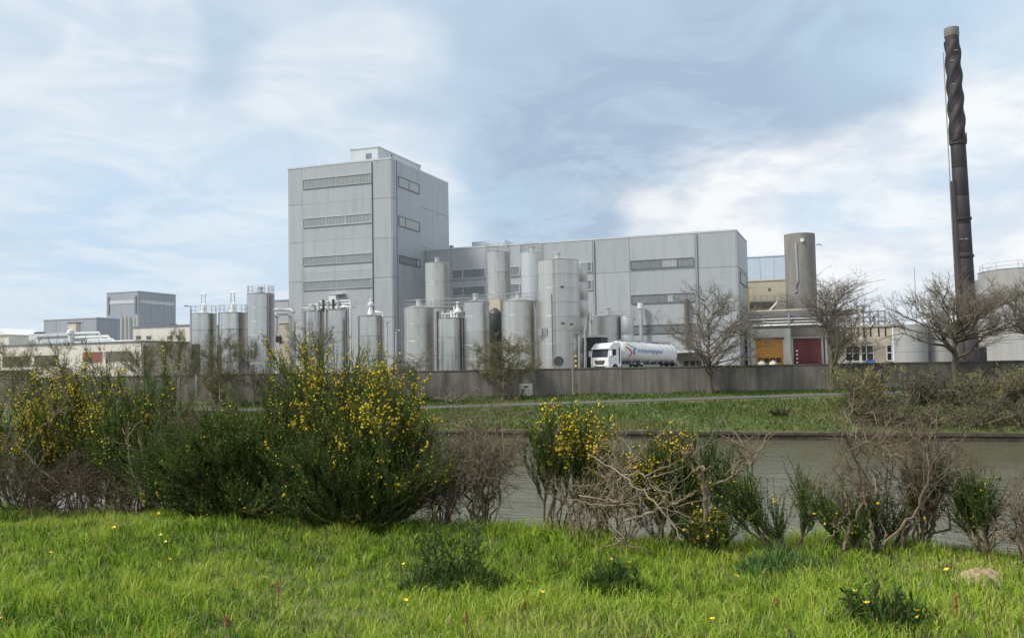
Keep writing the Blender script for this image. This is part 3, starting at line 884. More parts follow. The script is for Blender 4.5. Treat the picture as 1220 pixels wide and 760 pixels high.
# yellowish control box behind
x0, z1 = hit(583.5, 357, 110); x1, z0 = hit(596, 371, 110)
d = thing('control_box', 'yellowish box on a stand above the dark narrow tank', 'box', (x0, 110, z0))
MB().box(x0, x1, 110, 110.8, z0 - .4, z1).build('case', M['cream'], d)
MB().box(x0 + .2, x0 + .3, 110.3, 110.4, YARD, z0 - .402).build('leg', M['galv'], d)
MB().box(x1 - .3, x1 - .2, 110.3, 110.4, YARD, z0 - .402).build('leg', M['galv'], d)
# vertical pipes between silos
def riser(label, pts_px, t, r=.12, m='pipe', clamp=True):
    P = [(hit(a_, b_, t)[0], t, hit(a_, b_, t)[1]) for a_, b_ in pts_px]
    d_ = thing('riser_pipe', label, 'pipe', (P[0][0], t, YARD))
    MB().tube(P, r, 8).build('pipe', M[m], d_, True)
    if clamp:
        x_, _, z_ = P[len(P) // 2]
        MB().box(x_ - r * 1.6, x_ + r * 1.6, t - r * 1.4, t + r * 1.4, z_ - .05, z_ + .05).build('clamp', M['galv'], d_)
    return d_


riser('dark vertical pipe in the gap between the flat-capped silo and the narrow shiny one', [(521.5, 440), (521.5, 371)], 103.5, .13, 'steel_dark')
riser('slim riser pipe with a swan neck, left of the flat-capped silo', [(472, 440), (472, 396), (473.5, 393), (476, 394)], 106, .1)
riser('plain slim riser pipe just right of the agitator silo', [(461, 440), (461, 384)], 106, .13)
riser('outer pale pipe with two elbows on the beige stair annex', [(326, 369), (347, 369), (349, 372), (349, 424), (363, 425)], 109, .18, 'pipe_white')
riser('inner pale pipe bent down beside the beige annex', [(326, 374.5), (344, 374.5), (346, 377), (346, 424), (352, 428)], 109.3, .16, 'pipe_white')
riser('short pale pipe hooked onto the railed silo', [(326, 400), (330, 399), (330.5, 378), (326, 375)], 108.4, .15, 'pipe_white')
riser('slender riser pipe left of the lorry, right of the biggest silo', [(690, 440), (690, 400)], 103, .08)
riser('slender bent pipe beside the lorry cab', [(696.5, 440), (696.5, 395), (698, 388)], 103.4, .09)
# small stair platform right of the biggest silo
sp = thing('stair_platform', 'small galvanised stair landing with handrails right of the biggest silo', 'platform', (xat(693, 103.6), 103.6, YARD))
x0, z0 = hit(688, 398, 103.6); x1 = xat(699, 103.6)
MB().box(x0, x1, 103.6, 104.6, z0 - .12, z0).build('deck', M['galv'], sp)
line_rail(sp, x0, x1, 103.65, z0, 1.0, 3)
mb = MB()
xa, za = hit(701, 372, 104.3)
for k_ in range(2):
    mb.tube([(x1 - .1, 104 + k_ * .6, z0), (xa, 104 + k_ * .6, za)], .06, 5)
for k_ in range(10):
    f_ = (k_ + .5) / 10
    mb.box(x1 - .1 + (xa - x1 + .1) * f_ - .12, x1 - .1 + (xa - x1 + .1) * f_ + .12, 104.02, 104.58, z0 + (za - z0) * f_, z0 + (za - z0) * f_ + .04)
mb.build('stair', M['galv'], sp)
for k_, xx in enumerate((x0 + .15, x1 - .15)):
    MB().box(xx - .06, xx + .06, 103.9, 104.02, YARD, z0 - .122).build('leg', M['galv'], sp)
x0, z0 = hit(700, 399.5, 108); x1, _ = hit(711, 399.5, 108)
d = thing('dark_container', 'dark blue-grey container standing behind the lorry cab', 'container', (x0, 108, YARD))
MB().box(xat(695, 109), xat(717, 109), 109, 112, YARD, hit(700, 402, 109)[1]).build('body', M['steel_dark'], d)
MB().box(xat(694.5, 109), xat(718, 109), 108.9, 112.1, hit(700, 402, 109)[1] + .002, hit(700, 400, 109)[1]).build('lid', M['pipe_white'], d)

# black and yellow post
x0, z1 = hit(686, 422.5, 101)
d = thing('bollard', 'yellow and black striped post left of the white lorry', 'bollard', (x0, 101, YARD))
h_ = z1 - YARD
for k_ in range(8):
    MB().tube([(x0, 101, YARD + h_ * k_ / 8), (x0, 101, YARD + h_ * (k_ + 1) / 8 - .004)], .12, 10).build('stripe', M['yellow'] if k_ % 2 else M['black'], d, True)
# lamp posts
def lamp(label, px, ytop, t, arm_px, zb):
    x0, z1 = hit(px, ytop, t)
    xa = xat(arm_px, t)
    d_ = thing('street_lamp', label, 'lamp', (x0, t, zb))
    MB().tube([(x0, t, zb), (x0, t, z1 - .8)], .075, 8).build('pole', M['galv'], d_, True)
    pts = [(x0 + (xa - x0) * (1 - math.cos(a_)), t, z1 - .8 + .8 * math.sin(a_)) for a_ in np.linspace(0, math.pi / 2, 7)]
    MB().tube(pts, .06, 8).build('arm', M['galv'], d_, True)
    sgn = -1 if xa < x0 else 1
    MB().box(min(xa, xa + sgn * .55), max(xa, xa + sgn * .55), t - .14, t + .14, z1 - .12, z1 + .06).build('lantern', M['galv'], d_)
    return d_


lamp('grey curved-arm street lamp standing before the concrete wall and the biggest silo', 681, 391.5, 93.5, 676, -1.6)
lamp('grey lamp post left of the silos, above the cream annex', 227.5, 364, 103, 224, YARD)

x_, z_ = hit(1089.5, 324, 112)
d = thing('thin_mast', 'thin dark mast rising left of the broad spreading tree', 'mast', (x_, 112, YARD))
MB().tube([(x_, 112, YARD), (x_, 112, z_)], .07, 6, True, .035).build('pole', M['galv'], d)
MB().tube([(x_, 112, z_ + .002), (x_, 112, z_ + .5)], .02, 5).build('tip', M['steel_dark'], d)

# ------------------------------------------------------------------ left buildings
def clad_building(label, p0, pc, p2, ytop, t, m, name='industrial_building', zbase=YARD, cols=3, rows_=2, rcols=2, trim='clad_light', group=None):
    x0, x1 = xat(p0, t), xat(pc, t)
    z1 = hit(pc, ytop, t)[1]
    tb_ = hitx(p2, hory(p2), x1)[0]
    if tb_ < t or tb_ > t + 80:
        tb_ = t + 25
    d_ = thing(name, label, 'building', ((x0 + x1) / 2, t, zbase), group)
    MB().box(x0, x1, t, tb_, zbase, z1 - .1).build('wall', M[trim], d_)
    panel_grid(d_, 'front', t, list(np.linspace(x0, x1, cols + 1)), list(np.linspace(zbase, z1 - .12, rows_ + 1)), M[m], gap=.06)
    panel_grid(d_, 'right', x1, list(np.linspace(t - .11, tb_, rcols + 1)), list(np.linspace(zbase, z1 - .12, rows_ + 1)), M[m], gap=.06)
    MB().box(x0 - .1, x1 + .22, t - .22, tb_ + .1, z1 - .098, z1 + .12).build('parapet', M[trim], d_)
    return d_, x0, x1, z1, tb_


d, x0, x1, z1, tb_ = clad_building('grey box-shaped building with a pale band under its roof, far behind at left', 127, 164, 209, 347, 175, 'shed', cols=2, rows_=1, rcols=3)
for (a_, b_, f_) in ((x0 + .8, x1 - .6, 'front'), (175.6, tb_ - .6, 'right')):
    za, zb_ = hit(164, 361, 175)[1], hit(164, 357, 175)[1]
    if f_ == 'front':
        MB().box(a_, b_, 175 - .19, 175 - .121, za, zb_).build('pale_band', M['clad_light'], d)
    else:
        MB().box(x1 + .121, x1 + .19, a_, b_, za, zb_).build('pale_band', M['clad_light'], d)
for (a_) in (x0 + .7, x1 - .5):
    MB().box(a_ - .25, a_ + .25, 175 - .26, 175 - .192, hit(164, 373, 175)[1], hit(164, 352, 175)[1]).build('dark_strip', M['clad_dark'], d)
MB().box(x1 + .122, x1 + .2, 186, 188.5, hit(164, 390, 175)[1], hit(164, 384, 175)[1]).build('vent', M['clad_dark'], d)
clad_building('lower blue-grey flat-roofed hall at far left, below the box-shaped building', 52, 115, 158, 378.5, 150, 'shed', cols=4, rows_=1, rcols=2)
d, x0, x1, z1, tb_ = clad_building('pale beige stair annex with pipes on its front, tight against the tower', 333, 346, 352, 384, 110.5, 'cream', cols=1, rows_=3, rcols=1, trim='cream_light', name='stair_annex')
x_, z_ = hit(329, 408, 110.2)
MB().box(x_ - .1, x_ + .7, 110.2, 110.37, z_, z_ + .9).build('window', M['glass_dark'], d)
clad_building('low grey link block behind the railed silo, left of the tower', 326, 345, 349, 357, 124, 'clad', cols=1, rows_=2, rcols=1, name='link_block')

# low cream range at far left, in front
LT = 103.0
x0, x1 = xat(-80, LT), xat(168, LT)
z1 = hit(90, 410, LT)[1]
low_b = thing('cream_range', 'long low cream building at far left with dark window bands and a red panel', 'building', ((x0 + x1) / 2, LT, YARD))
MB().box(x0, x1, LT, LT + 16, YARD, z1).build('wall', M['cream_light'], low_b)
MB().box(x0 - .1, x1 + .1, LT - .12, LT + 16.1, z1 + .002, z1 + .22).build('roof_edge', M['clad_dark'], low_b)


def low_window(p0, p1, ya, yb, glass, cuts=2):
    a_, b_ = xat(p0, LT), xat(p1, LT)
    za, zb_ = hit(40, yb, LT)[1], hit(40, ya, LT)[1]
    za = max(za, YARD + .1)
    w_ = MB().box(a_ - .08, b_ + .08, LT - .06, LT - .002, za - .08, zb_ + .08).build('window', M['cream'], low_b)
    for i in range(cuts):
        u0, u1 = a_ + (b_ - a_) * i / cuts, a_ + (b_ - a_) * (i + 1) / cuts
        MB().box(u0 + .04, u1 - .04, LT - .09, LT - .062, za, zb_).build('pane', M[glass], w_)


low_window(-40, 0, 424, 436, 'glass_khaki', 3)
low_window(3, 37, 424, 436, 'glass_khaki', 3)
low_window(41, 69, 424, 436, 'glass_khaki', 3)
low_window(99, 122, 421.5, 433, 'redpanel', 1)
low_window(0, 37, 440.5, 449, 'glass_dark', 3)
low_window(72, 86, 439.5, 449, 'brown_wall', 1)
low_window(126, 155, 421.5, 433, 'brown_wall', 2)
MB().box(xat(163, LT), xat(225, LT), LT + .5, LT + 10, YARD, hit(190, 411, LT)[1]).build('side_wing', M['brown_wall'], low_b)
# upper cream block
UT = 116
x0, x1 = xat(159, UT), xat(240, UT)
z1 = hit(190, 389.5, UT)[1]
d = thing('cream_block', 'plain cream flat-roofed block between the low cream building and the leftmost silo', 'building', ((x0 + x1) / 2, UT, YARD))
MB().box(x0, x1, UT, UT + 14, YARD, z1).build('wall', M['cream_light'], d)
MB().box(x0 - .1, x1 + .1, UT - .12, UT + 14.1, z1 + .002, z1 + .2).build('roof_edge', M['clad_dark'], d)
for p in (164.5, 177, 202):
    x_, z_ = hit(p, 404, UT)
    MB().box(x_ - .4, x_ + .5, UT - .06, UT - .002, z_, z_ + .5).build('vent', M['brown_wall'], d)
# roof plant on the low cream range
def roof_z(px):
    return hit(px, 410, LT)[1]


d = thing('duct_bank', 'pale bent ventilation ducts lying on the roof of the low cream building', 'duct', (xat(105, LT + 4), LT + 4, hit(105, 410, LT)[1]))
zt = hit(90, 410, LT)[1] + .22
for p0, p1, hgt, r_ in ((82, 128, .9, .22), (84, 118, 1.5, .16), (98, 134, .45, .15), (83, 158, .15, .12)):
    xa, xb = xat(p0, LT + 3), xat(p1, LT + 3)
    yy = LT + 3 + r_ * 3
    MB().tube([(xa, yy, zt - .1), (xa, yy, zt + hgt - .2), (xa + .25, yy, zt + hgt), (xb - .5, yy, zt + hgt), (xb, yy, zt + hgt * .3), (xb + .1, yy, zt - .1)], r_, 8).build('duct', M['pipe_white'], d, True)
d = thing('roof_hood', 'white rounded hood at the left end of the roof ducts', 'hood', (xat(84, LT + 2), LT + 2, zt))
cx_ = xat(84, LT + 2)
MB().lathe([(.35, zt), (.35, zt + 1.3), (.6, zt + 1.4), (.5, zt + 1.9), (.01, zt + 2.1)], cx_, LT + 2, 14).build('hood', M['pipe_white'], d, True)
MB().lathe([(.45, zt - .01), (.45, zt + .15), (.3, zt + .16)], cx_, LT + 2, 14).build('collar', M['galv'], d, True)
x_ = xat(80.5, LT + 8)
d = thing('roof_vent', 'beige square vent shaft on the roof of the low cream building', 'vent', (x_, LT + 8, zt))
zz_ = hit(85, 384, LT + 8)[1]
MB().box(x_, xat(90, LT + 8), LT + 8, LT + 9, zt - .2, zz_ - .12).build('shaft', M['cream'], d)
MB().box(x_ - .1, xat(91, LT + 8), LT + 7.9, LT + 9.1, zz_ - .118, zz_).build('cap', M['brown_wall'], d)
# pale low cabin on the left roof
x_, z_ = hit(34, 398, LT + 6)
d = thing('roof_cabin', 'pale flat cabin with a dark slot window on the roof at far left', 'cabin', (x_, LT + 6, zt))
MB().box(x_, xat(86, LT + 6), LT + 6, LT + 9, zt - .2, z_).build('wall', M['clad_light'], d)
MB().box(xat(44, LT + 6), xat(80, LT + 6), LT + 5.93, LT + 5.998, z_ - .75, z_ - .45).build('window', M['clad_dark'], d)
MB().box(xat(37, LT + 6), xat(44, LT + 6), LT + 6.5, LT + 7.5, z_ + .002, z_ + .3).build('roof_hatch', M['steel_dark'], d)
# pale pipe stack beside the blue-grey hall
x_, z_ = hit(164, 375, 130)
d = thing('pipe_stack', 'slim ribbed flue between the blue-grey hall and the box-shaped building', 'flue', (x_, 130, YARD))
for k_, (p_, y_) in enumerate(((145.5, 378), (150, 376), (155, 378), (160, 379), (165, 376))):
    xx, zz_ = hit(p_, y_, 130)
    MB().tube([(xx, 130, YARD), (xx, 130, zz_)], .22 if k_ % 2 else .32, 8).build('flue_pipe', M['cream'] if k_ % 2 else M['clad'], d, True)
# white tent-like roof at the far left edge
x0, x1 = xat(-14, 170), xat(10, 170)
z0, z1 = hit(0, 399, 170)[1], hit(0, 391, 170)[1]
d = thing('store_shed', 'white shed with a pitched roof at the far left edge', 'shed', ((x0 + x1) / 2, 170, YARD))
MB().box(x0, x1, 170, 180, YARD, z0).build('wall', M['cream_light'], d)
MB().prism([(x0 - .4, z0 + .002), (x1 + .4, z0 + .002), ((x0 + x1) / 2, z1)], 169.6, 180.4).build('roof', M['white'], d)

# ------------------------------------------------------------------ right-hand buildings
# pale blue sheet building far behind
clad_building('pale blue sheet-clad hall rising behind the cream annex', 860, 943, 950, 304, 200, 'sheetblue', cols=5, rows_=1, rcols=1, trim='sheetblue', name='blue_hall')
# cream block behind the pipe bridge
CT = 152
d = thing('cream_annex', 'cream windowless block behind the pipe bridge, below the pale blue hall', 'building', (xat(915, CT), CT, YARD))
z1 = hit(915, 334.5, CT)[1]
MB().box(xat(880, CT), xat(941.5, CT), CT, CT + 8, YARD, z1).build('wall', M['cream'], d)
MB().box(xat(879, CT), xat(942, CT), CT - .1, CT + 8.1, z1 + .002, z1 + .2).build('roof_edge', M['cream_light'], d)
MB().box(xat(890, CT), xat(923, CT), CT - .25, CT - .002, hit(905, 366, CT)[1], hit(905, 359.5, CT)[1]).build('dark_band', M['brown_wall'], d)
MB().box(xat(918, CT), xat(920.5, CT), CT - .1, CT - .002, hit(918, 346, CT)[1], hit(918, 343, CT)[1]).build('vent', M['brown_wall'], d)
# round weathered silo
s_d, scx, srr, sz = silo('tall round brown weathered silo with a bent pipe, right of the grey hall', 957.5, 35.5, 280, 147, 2, m='concrete_silo', roof=.07, hatch=False, ringed=False, name='concrete_silo', group=None)
P = []
for (a_, b_) in ((948, 290), (949, 310), (950.5, 335), (948.5, 347), (942, 353)):
    x_, z_ = hit(a_, b_, 147 - srr - .1)
    P.append((x_, 147 - srr - .05 + (.9 if a_ == 942 else 0), z_))
MB().tube(P, .14, 8).build('feed_pipe', M['pipe'], s_d, True)
x_, z_ = hit(955.5, 286, 147 - srr - .15)
MB().tube([(x_, 147 - srr - .15, z_), (x_, 147 - srr + .2, z_)], .3, 12).build('port', M['pipe_white'], s_d, True)
x_, z_ = hit(975, 291.5, 147)
MB().tube([(x_ - .3, 147, z_), (x_ + .4, 147, z_ + .05), (x_ + .5, 147, z_ - .3)], .12, 6).build('overflow', M['pipe_white'], s_d, True)
# door building: orange door, red door
DT = 139.0
z1 = hit(915, 391, DT)[1]
d = thing('door_building', 'cream loading building with an orange sectional door and a dark red door', 'building', (xat(925, DT), DT, YARD))
ya0, yb0 = xat(900.5, DT), xat(933.5, DT)
zo = hit(915, 404.5, DT)[1]
ra0, rb0 = xat(946, DT), xat(979, DT)
zr_ = hit(960, 403, DT)[1]
xl, xr = xat(892, DT), xat(999, DT)
xm = xat(941, DT)
mb = MB().box(xl, ya0, DT, DT + 10, YARD, z1).box(yb0, xm, DT, DT + 10, YARD, z1).box(ya0, yb0, DT + .002, DT + 10, zo, z1 - .002)
mb.build('wall', M['cream_lifted'], d)
MB().box(xm + .003, xr, DT + .15, DT + 9.8, YARD, z1 - .003).build('side_wall', M['brown_wall'], d)
od = MB().box(ya0, yb0, DT + .25, DT + .4, YARD, zo).build('orange_door', M['orange'], d)
for k_ in range(5):
    za, zb_ = YARD + (zo - YARD) * k_ / 5, YARD + (zo - YARD) * (k_ + 1) / 5
    if k_ == 1:
        MB().box(ya0, yb0, DT + .2, DT + .249, za + .02, za + .1).build('door_panel', M['orange'], od)
        MB().box(ya0, yb0, DT + .2, DT + .249, zb_ - .1, zb_ - .02).build('door_panel', M['orange'], od)
        for i in range(4):
            u = ya0 + .25 + (yb0 - ya0 - .5) * i / 4
            for j in range(2):
                zq_ = za + .12 + j * (zb_ - za - .22) / 2
                MB().box(u + .08, u + (yb0 - ya0 - .5) / 4 - .08, DT + .215, DT + .248, zq_ + .02, zq_ + (zb_ - za - .22) / 2 - .02).build('pane', M['glass_dark'], od)
    else:
        MB().box(ya0 + .01, yb0 - .01, DT + .2, DT + .249, za + .02, zb_ - .02).build('door_panel', M['orange'], od)
MB().box(ya0 - .2, yb0 + .2, DT - .3, DT - .003, zo + .003, zo + .25).build('door_hood', M['brown_wall'], d)
rd = MB().box(ra0, rb0, DT - .02, DT + .148, YARD, zr_).build('red_door', M['red'], d)
for i in range(7):
    u0, u1 = ra0 + (rb0 - ra0) * i / 7, ra0 + (rb0 - ra0) * (i + 1) / 7
    MB().box(u0 + .02, u1 - .02, DT - .05, DT - .021, YARD + .02, zr_ - .02).build('door_leaf', M['red'], rd)
for i in range(4):
    x_ = ra0 + .45
    MB().box(x_ - .12, x_ + .12, DT - .07, DT - .052, YARD + .8 + i * .55, YARD + 1.0 + i * .55).build('reflector', M['white'], rd)
MB().box(ra0 - .3, ra0 - .02, DT - .1, DT + .1, YARD, zr_ + .25).build('door_frame', M['galv'], d)
MB().box(rb0 + .02, rb0 + .3, DT - .1, DT + .1, YARD, zr_ + .25).build('door_frame', M['galv'], d)
MB().box(ra0 - .018, rb0 + .018, DT - .1, DT + .1, zr_ + .003, zr_ + .25).build('door_frame', M['galv'], d)
# yellow guard posts and pallets
for p_, lab in ((893.5, 'yellow guard post left of the orange door'), (942.5, 'yellow guard post between the orange and red doors')):
    x_, z_ = hit(p_, 426, DT - 1.5)
    b_ = thing('guard_post', lab, 'bollard', (x_, DT - 1.5, YARD), 'yellow guard posts by the loading doors')
    MB().tube([(x_, DT - 1.5, YARD), (x_, DT - 1.5, z_)], .22, 10).build('post', M['yellow'], b_, True)
    MB().tube([(x_, DT - 1.5, z_ + .002), (x_, DT - 1.5, z_ + .12)], .16, 10).build('cap', M['black'], b_, True)
for p_, w_, lab in ((907, 10, 'left white bulk bag on the ground before the orange door'), (921, 9, 'right white bulk bag on the ground before the orange door')):
    x_, z_ = hit(p_, 430.5, DT - 4)
    r_ = w_ / 2 * scl(p_, DT - 4)
    b_ = thing('bulk_bag', lab, 'bag', (x_, DT - 4, YARD), 'bulk bags by the orange door')
    MB().lathe([(r_ * .8, YARD), (r_, YARD + .4), (r_ * .98, z_ - .35), (r_ * .8, z_ - .1), (r_ * .3, z_), (.01, z_ + .02)], x_, DT - 4, 9, .3).build('sack', M['cream_light'], b_, True)
    MB().tube([(x_ - r_ * .5, DT - 4, z_ - .12), (x_, DT - 4, z_ + .2), (x_ + r_ * .5, DT - 4, z_ - .12)], .04, 5).build('strap', M['pipe_white'], b_)
# pipe bridge
BT = 134.5
x0, x1 = xat(891, BT), xat(1030, BT)
zt_, zb_ = hit(940, 371, BT)[1], hit(940, 387.5, BT)[1]
pb = thing('pipe_bridge', 'long rack of parallel steel pipes carried over the orange and red doors', 'pipe bridge', ((x0 + x1) / 2, BT, YARD))
MB().box(x0, x1 - 4, BT - .2, BT + .1, zt_ + .1, zt_ + .3).build('top_beam', M['cream'], pb)
for yy in (BT - .1, BT + 1.0):
    MB().box(x0, x1 - 4, yy, yy + .18, zb_ - .36, zb_ - .12).build('bottom_beam', M['steel_dark'], pb)
MB().box(x0, x1, BT + 2.2, BT + 2.5, zt_ - .2, zt_ + .1).build('rear_beam', M['brown_wall'], pb)
for k_ in range(9):
    yy = BT + .1 + .22 * (k_ % 4)
    zz_ = zb_ + (zt_ - zb_) * (k_ + .3) / 9
    off_ = .5 + (k_ % 3) * .7
    pts = [(x0 + .1, yy, zz_ - .5 * (k_ < 4)), (x0 + off_, yy, zz_ - .5 * (k_ < 4)), (x0 + off_ + .3, yy, zz_), (x1 - off_, yy, zz_)]
    if k_ in (2, 5):
        pts += [(x1 - off_ + .8, yy, zz_ + .35), (x1 + 1.2, yy, zz_ + .3), (x1 + 1.6, yy, zz_ - .8)]
    MB().tube(pts, (.11, .07, .13, .08)[k_ % 4], 8).build('pipe', M[('pipe', 'bridge_pipe', 'pipe', 'bridge_pipe')[k_ % 4]], pb, True)
for p_ in (893, 942, 985, 1026):
    x_ = xat(p_, BT + 1)
    for yy in (BT - .15, BT + 2.2):
        MB().box(x_ - .11, x_ + .11, yy + .103, yy + .32, YARD, zt_ + .09).build('post', M['cream'] if p_ > 1000 else M['galv'], pb)
line_rail(pb, xat(893, CT - 3), xat(942, CT - 3), CT - 3, hit(915, 367, CT - 3)[1], 1.9, 6, name='rear_railing')
x_ = xat(893, BT)
MB().tube([(x_ + .2, BT - .3, zt_), (x_ + .2, BT - .3, hit(893, 343, BT)[1])], .1, 6).build('davit_post', M['yellow'], pb)
MB().tube([(x_ - .6, BT - .3, hit(893, 343, BT)[1]), (xat(904, BT), BT - .3, hit(893, 342.5, BT)[1])], .07, 6).build('davit_arm', M['galv'], pb)
x0_, z0_ = hit(917, 366, BT + .5)
MB().tube([(x0_, BT + .5, zt_ + .3), (x0_ + .9, BT + .5, zt_ + 1.2), (x0_ + 1.2, BT + .5, zt_ + 2.0)], .12, 6).build('vent_spout', M['pipe_white'], pb)
# steel frame to the right of the bridge
fr = thing('pipe_gantry', 'open blue-grey steel pipe frame at the right end of the pipe bridge', 'frame', (xat(1036, BT + 3), BT + 3, YARD))
for p_ in (1022, 1028, 1036, 1046, 1054):
    x_, z_ = hit(p_, 363 if p_ < 1040 else 369, BT + 3)
    MB().box(x_ - .1, x_ + .1, BT + 3, BT + 3.2, YARD + 4.2, z_).build('post', M['shed'], fr)
for y_ in (364, 371, 378, 383):
    z_ = hit(1035, y_, BT + 3)[1]
    MB().box(xat(1020, BT + 3), xat(1036 if y_ < 370 else 1058, BT + 3), BT + 2.9, BT + 2.998, z_ - .09, z_ + .09).build('beam', M['shed'], fr)
# right cream building with windows
RT = 137.5
x0, x1 = xat(998, RT), xat(1064, RT)
z1 = hit(1030, 389.5, RT)[1]
d = thing('cream_office', 'cream building with white gridded windows right of the red door', 'building', ((x0 + x1) / 2, RT, YARD))
MB().box(x0, x1, RT, RT + 9, YARD, z1).build('wall', M['cream'], d)
MB().box(x0 - .1, x1 + .1, RT - .15, RT + 9.1, z1 + .002, z1 + .25).build('roof_edge', M['cream_light'], d)


def grid_window(p0, p1, ya, yb, nx_, nz_):
    a_, b_ = xat(p0, RT), xat(p1, RT)
    za, zb2 = max(hit(1030, yb, RT)[1], YARD + .3), hit(1030, ya, RT)[1]
    mb_ = MB()
    for i in range(nx_ + 1):
        u = a_ + (b_ - a_) * i / nx_
        mb_.box(u - .06, u + .06, RT - .12, RT - .002, za - .1, zb2 + .1)
    w_ = mb_.build('window', M['white'], d)
    for j in range(nz_ + 1):
        z_ = za + (zb2 - za) * j / nz_
        MB().box(a_ - .1, b_ + .1, RT - .14, RT - .121, z_ - .06, z_ + .06).build('glazing_bar', M['white'], w_)
    for i in range(nx_):
        for j in range(nz_):
            MB().box(a_ + (b_ - a_) * i / nx_ + .061, a_ + (b_ - a_) * (i + 1) / nx_ - .061, RT - .05, RT - .003, za + (zb2 - za) * j / nz_ + .061, za + (zb2 - za) * (j + 1) / nz_ - .061).build('pane', M['glass_dark'], w_)


grid_window(1008, 1041, 411.5, 430, 4, 2)
grid_window(1057, 1063, 411.5, 430, 1, 2)
x_, z_ = hit(1037, 429, RT - 2)
b_ = thing('blue_container', 'small blue bin below the gridded window', 'bin', (x_, RT - 2, YARD))
MB().box(x_ - .5, x_ + .6, RT - 2.4, RT - 1.6, YARD, z_ - .1).build('tub', M['print_blue'], b_)
MB().box(x_ - .55, x_ + .65, RT - 2.45, RT - 1.55, z_ - .098, z_).build('lid', M['print_blue'], b_)
# pale tanks right of the cream building
silo('pale concrete-grey tank with streaks, right of the cream office', 1086, 38, 388, 134, 3, m='tank_grey', hatch=False, roof=.04, ringed=False, group='pale storage tanks at right', name='pale_tank', cat='tank')
silo('pale tank behind the leafless spreading tree, left of the chimney foot', 1122, 40, 386, 136, 3, m='tank_grey', hatch=False, roof=.04, ringed=False, group='pale storage tanks at right', name='pale_tank', cat='tank')
d, cx_, r_, z_ = silo('huge pale round tank with a railed rim at the right edge', 1238, 122, 323, 150, 4, m='tank_grey', hatch=False, roof=.02, rail=True, group='pale storage tanks at right', name='pale_tank', cat='tank', segs=64, ringed=False)
silo('teal-topped tank just right of the chimney, partly behind the tree', 1166, 26, 336, 160, 3, m='tank_grey', hatch=False, roof=.1, ringed=False, group='pale storage tanks at right', name='pale_tank', cat='tank')
x_, z_ = hit(1146, 414, 128)
d = thing('dark_cabin', 'dark green plant cabin at the chimney foot with a white doorpost', 'cabin', (x_, 128, YARD))
MB().box(xat(1148, 128), xat(1176, 128), 128, 131, YARD, hit(1150, 414, 128)[1]).build('wall', M['steel_dark'], d)
MB().box(xat(1143.5, 128), xat(1146, 128), 127.8, 128, YARD, hit(1145, 408, 128)[1]).build('doorpost', M['white'], d)
MB().box(xat(1146.2, 128), xat(1153, 128), 127.8, 127.99, hit(1145, 413.6, 128)[1], hit(1145, 412.5, 128)[1]).build('lintel', M['white'], d)

# ------------------------------------------------------------------ chimney
KT = 126.0
kx, _ = hit(1156.5, 425, KT)
ktx, ktz = hit(1133.5, 36, KT)
Hc = ktz - YARD
ch = thing('factory_chimney', 'very tall dark brown chimney with spiral fins on its upper third and a pale cap', 'chimney', (kx, KT, YARD))
sk = scl(1156, KT)
r0, r1 = 9.8 * sk, 7.9 * sk


def axis(f):
    return kx + (ktx - kx) * f


def rr_(f):
    return r0 + (r1 - r0) * f


nsec = 12
for i in range(nsec):
    f0, f1 = i / nsec, (i + 1) / nsec
    n = 28
    vs_, fs = [], []
    prof = [(f0, .97), (f0 + .0015, 1.0), (f1 - .0015, 1.0), (f1, .97)]
    for f_, kk in prof:
        for k_ in range(n):
            a_ = k_ * 2 * math.pi / n
            vs_.append((axis(f_) + rr_(f_) * kk * math.cos(a_), KT + rr_(f_) * kk * math.sin(a_), YARD + Hc * f_))
    for q_ in range(3):
        for k_ in range(n):
            fs.append((q_ * n + k_, q_ * n + (k_ + 1) % n, (q_ + 1) * n + (k_ + 1) % n, (q_ + 1) * n + k_))
    MB().add(vs_, fs).build('shaft_section', M['chimney'], ch, True)
MB().lathe([(r1 * 1.04, ktz - .9), (r1 * 1.08, ktz - .85), (r1 * 1.08, ktz + .2), (r1 * .8, ktz + .2), (r1 * .8, ktz - .5)], ktx, KT, 28).build('cap', M['cap'], ch, True)
# spiral strakes: three helical fins
for s0 in range(3):
    vs_, fs = [], []
    NS = 110
    for i in range(NS + 1):
        f_ = .665 + (.965 - .665) * i / NS
        a_ = s0 * 2 * math.pi / 3 + i / NS * 2 * math.pi * 1.5
        for da in np.linspace(-.95, .95, 9):
            kk = .985 + .20 * math.cos(da / .95 * math.pi / 2) ** 2
            vs_.append((axis(f_) + rr_(f_) * kk * math.cos(a_ + da), KT + rr_(f_) * kk * math.sin(a_ + da), YARD + Hc * f_))
    for i in range(NS):
        for k_ in range(8):
            fs.append((i * 9 + k_, i * 9 + k_ + 1, (i + 1) * 9 + k_ + 1, (i + 1) * 9 + k_))
    MB().add(vs_, fs).build('spiral_fin', M['chimney'], ch, True)
for f_ in (.655, .43, .32):
    o = MB().lathe([(rr_(f_) * .99, YARD + Hc * f_), (rr_(f_) * 1.14, YARD + Hc * f_), (rr_(f_) * 1.14, YARD + Hc * f_ + .3), (rr_(f_) * .99, YARD + Hc * f_ + .3)], axis(f_), KT, 24).build('ring_collar', M['chimney'], ch)
railing(ch, axis(.66), KT, YARD + Hc * .66, rr_(.66) * 1.16, 10, 1.1, name='platform_railing', m='steel_dark')
mb = MB()
for sgn in (-.25, .25):
    mb.tube([(axis(f_) - rr_(f_) * 1.05 - .25, KT - .5 + sgn, YARD + Hc * f_) for f_ in np.linspace(.3, .93, 20)], .035, 4)
for f_ in np.linspace(.3, .93, 70):
    mb.tube([(axis(f_) - rr_(f_) * 1.05 - .25, KT - .75, YARD + Hc * f_), (axis(f_) - rr_(f_) * 1.05 - .25, KT - .25, YARD + Hc * f_)], .02, 4)
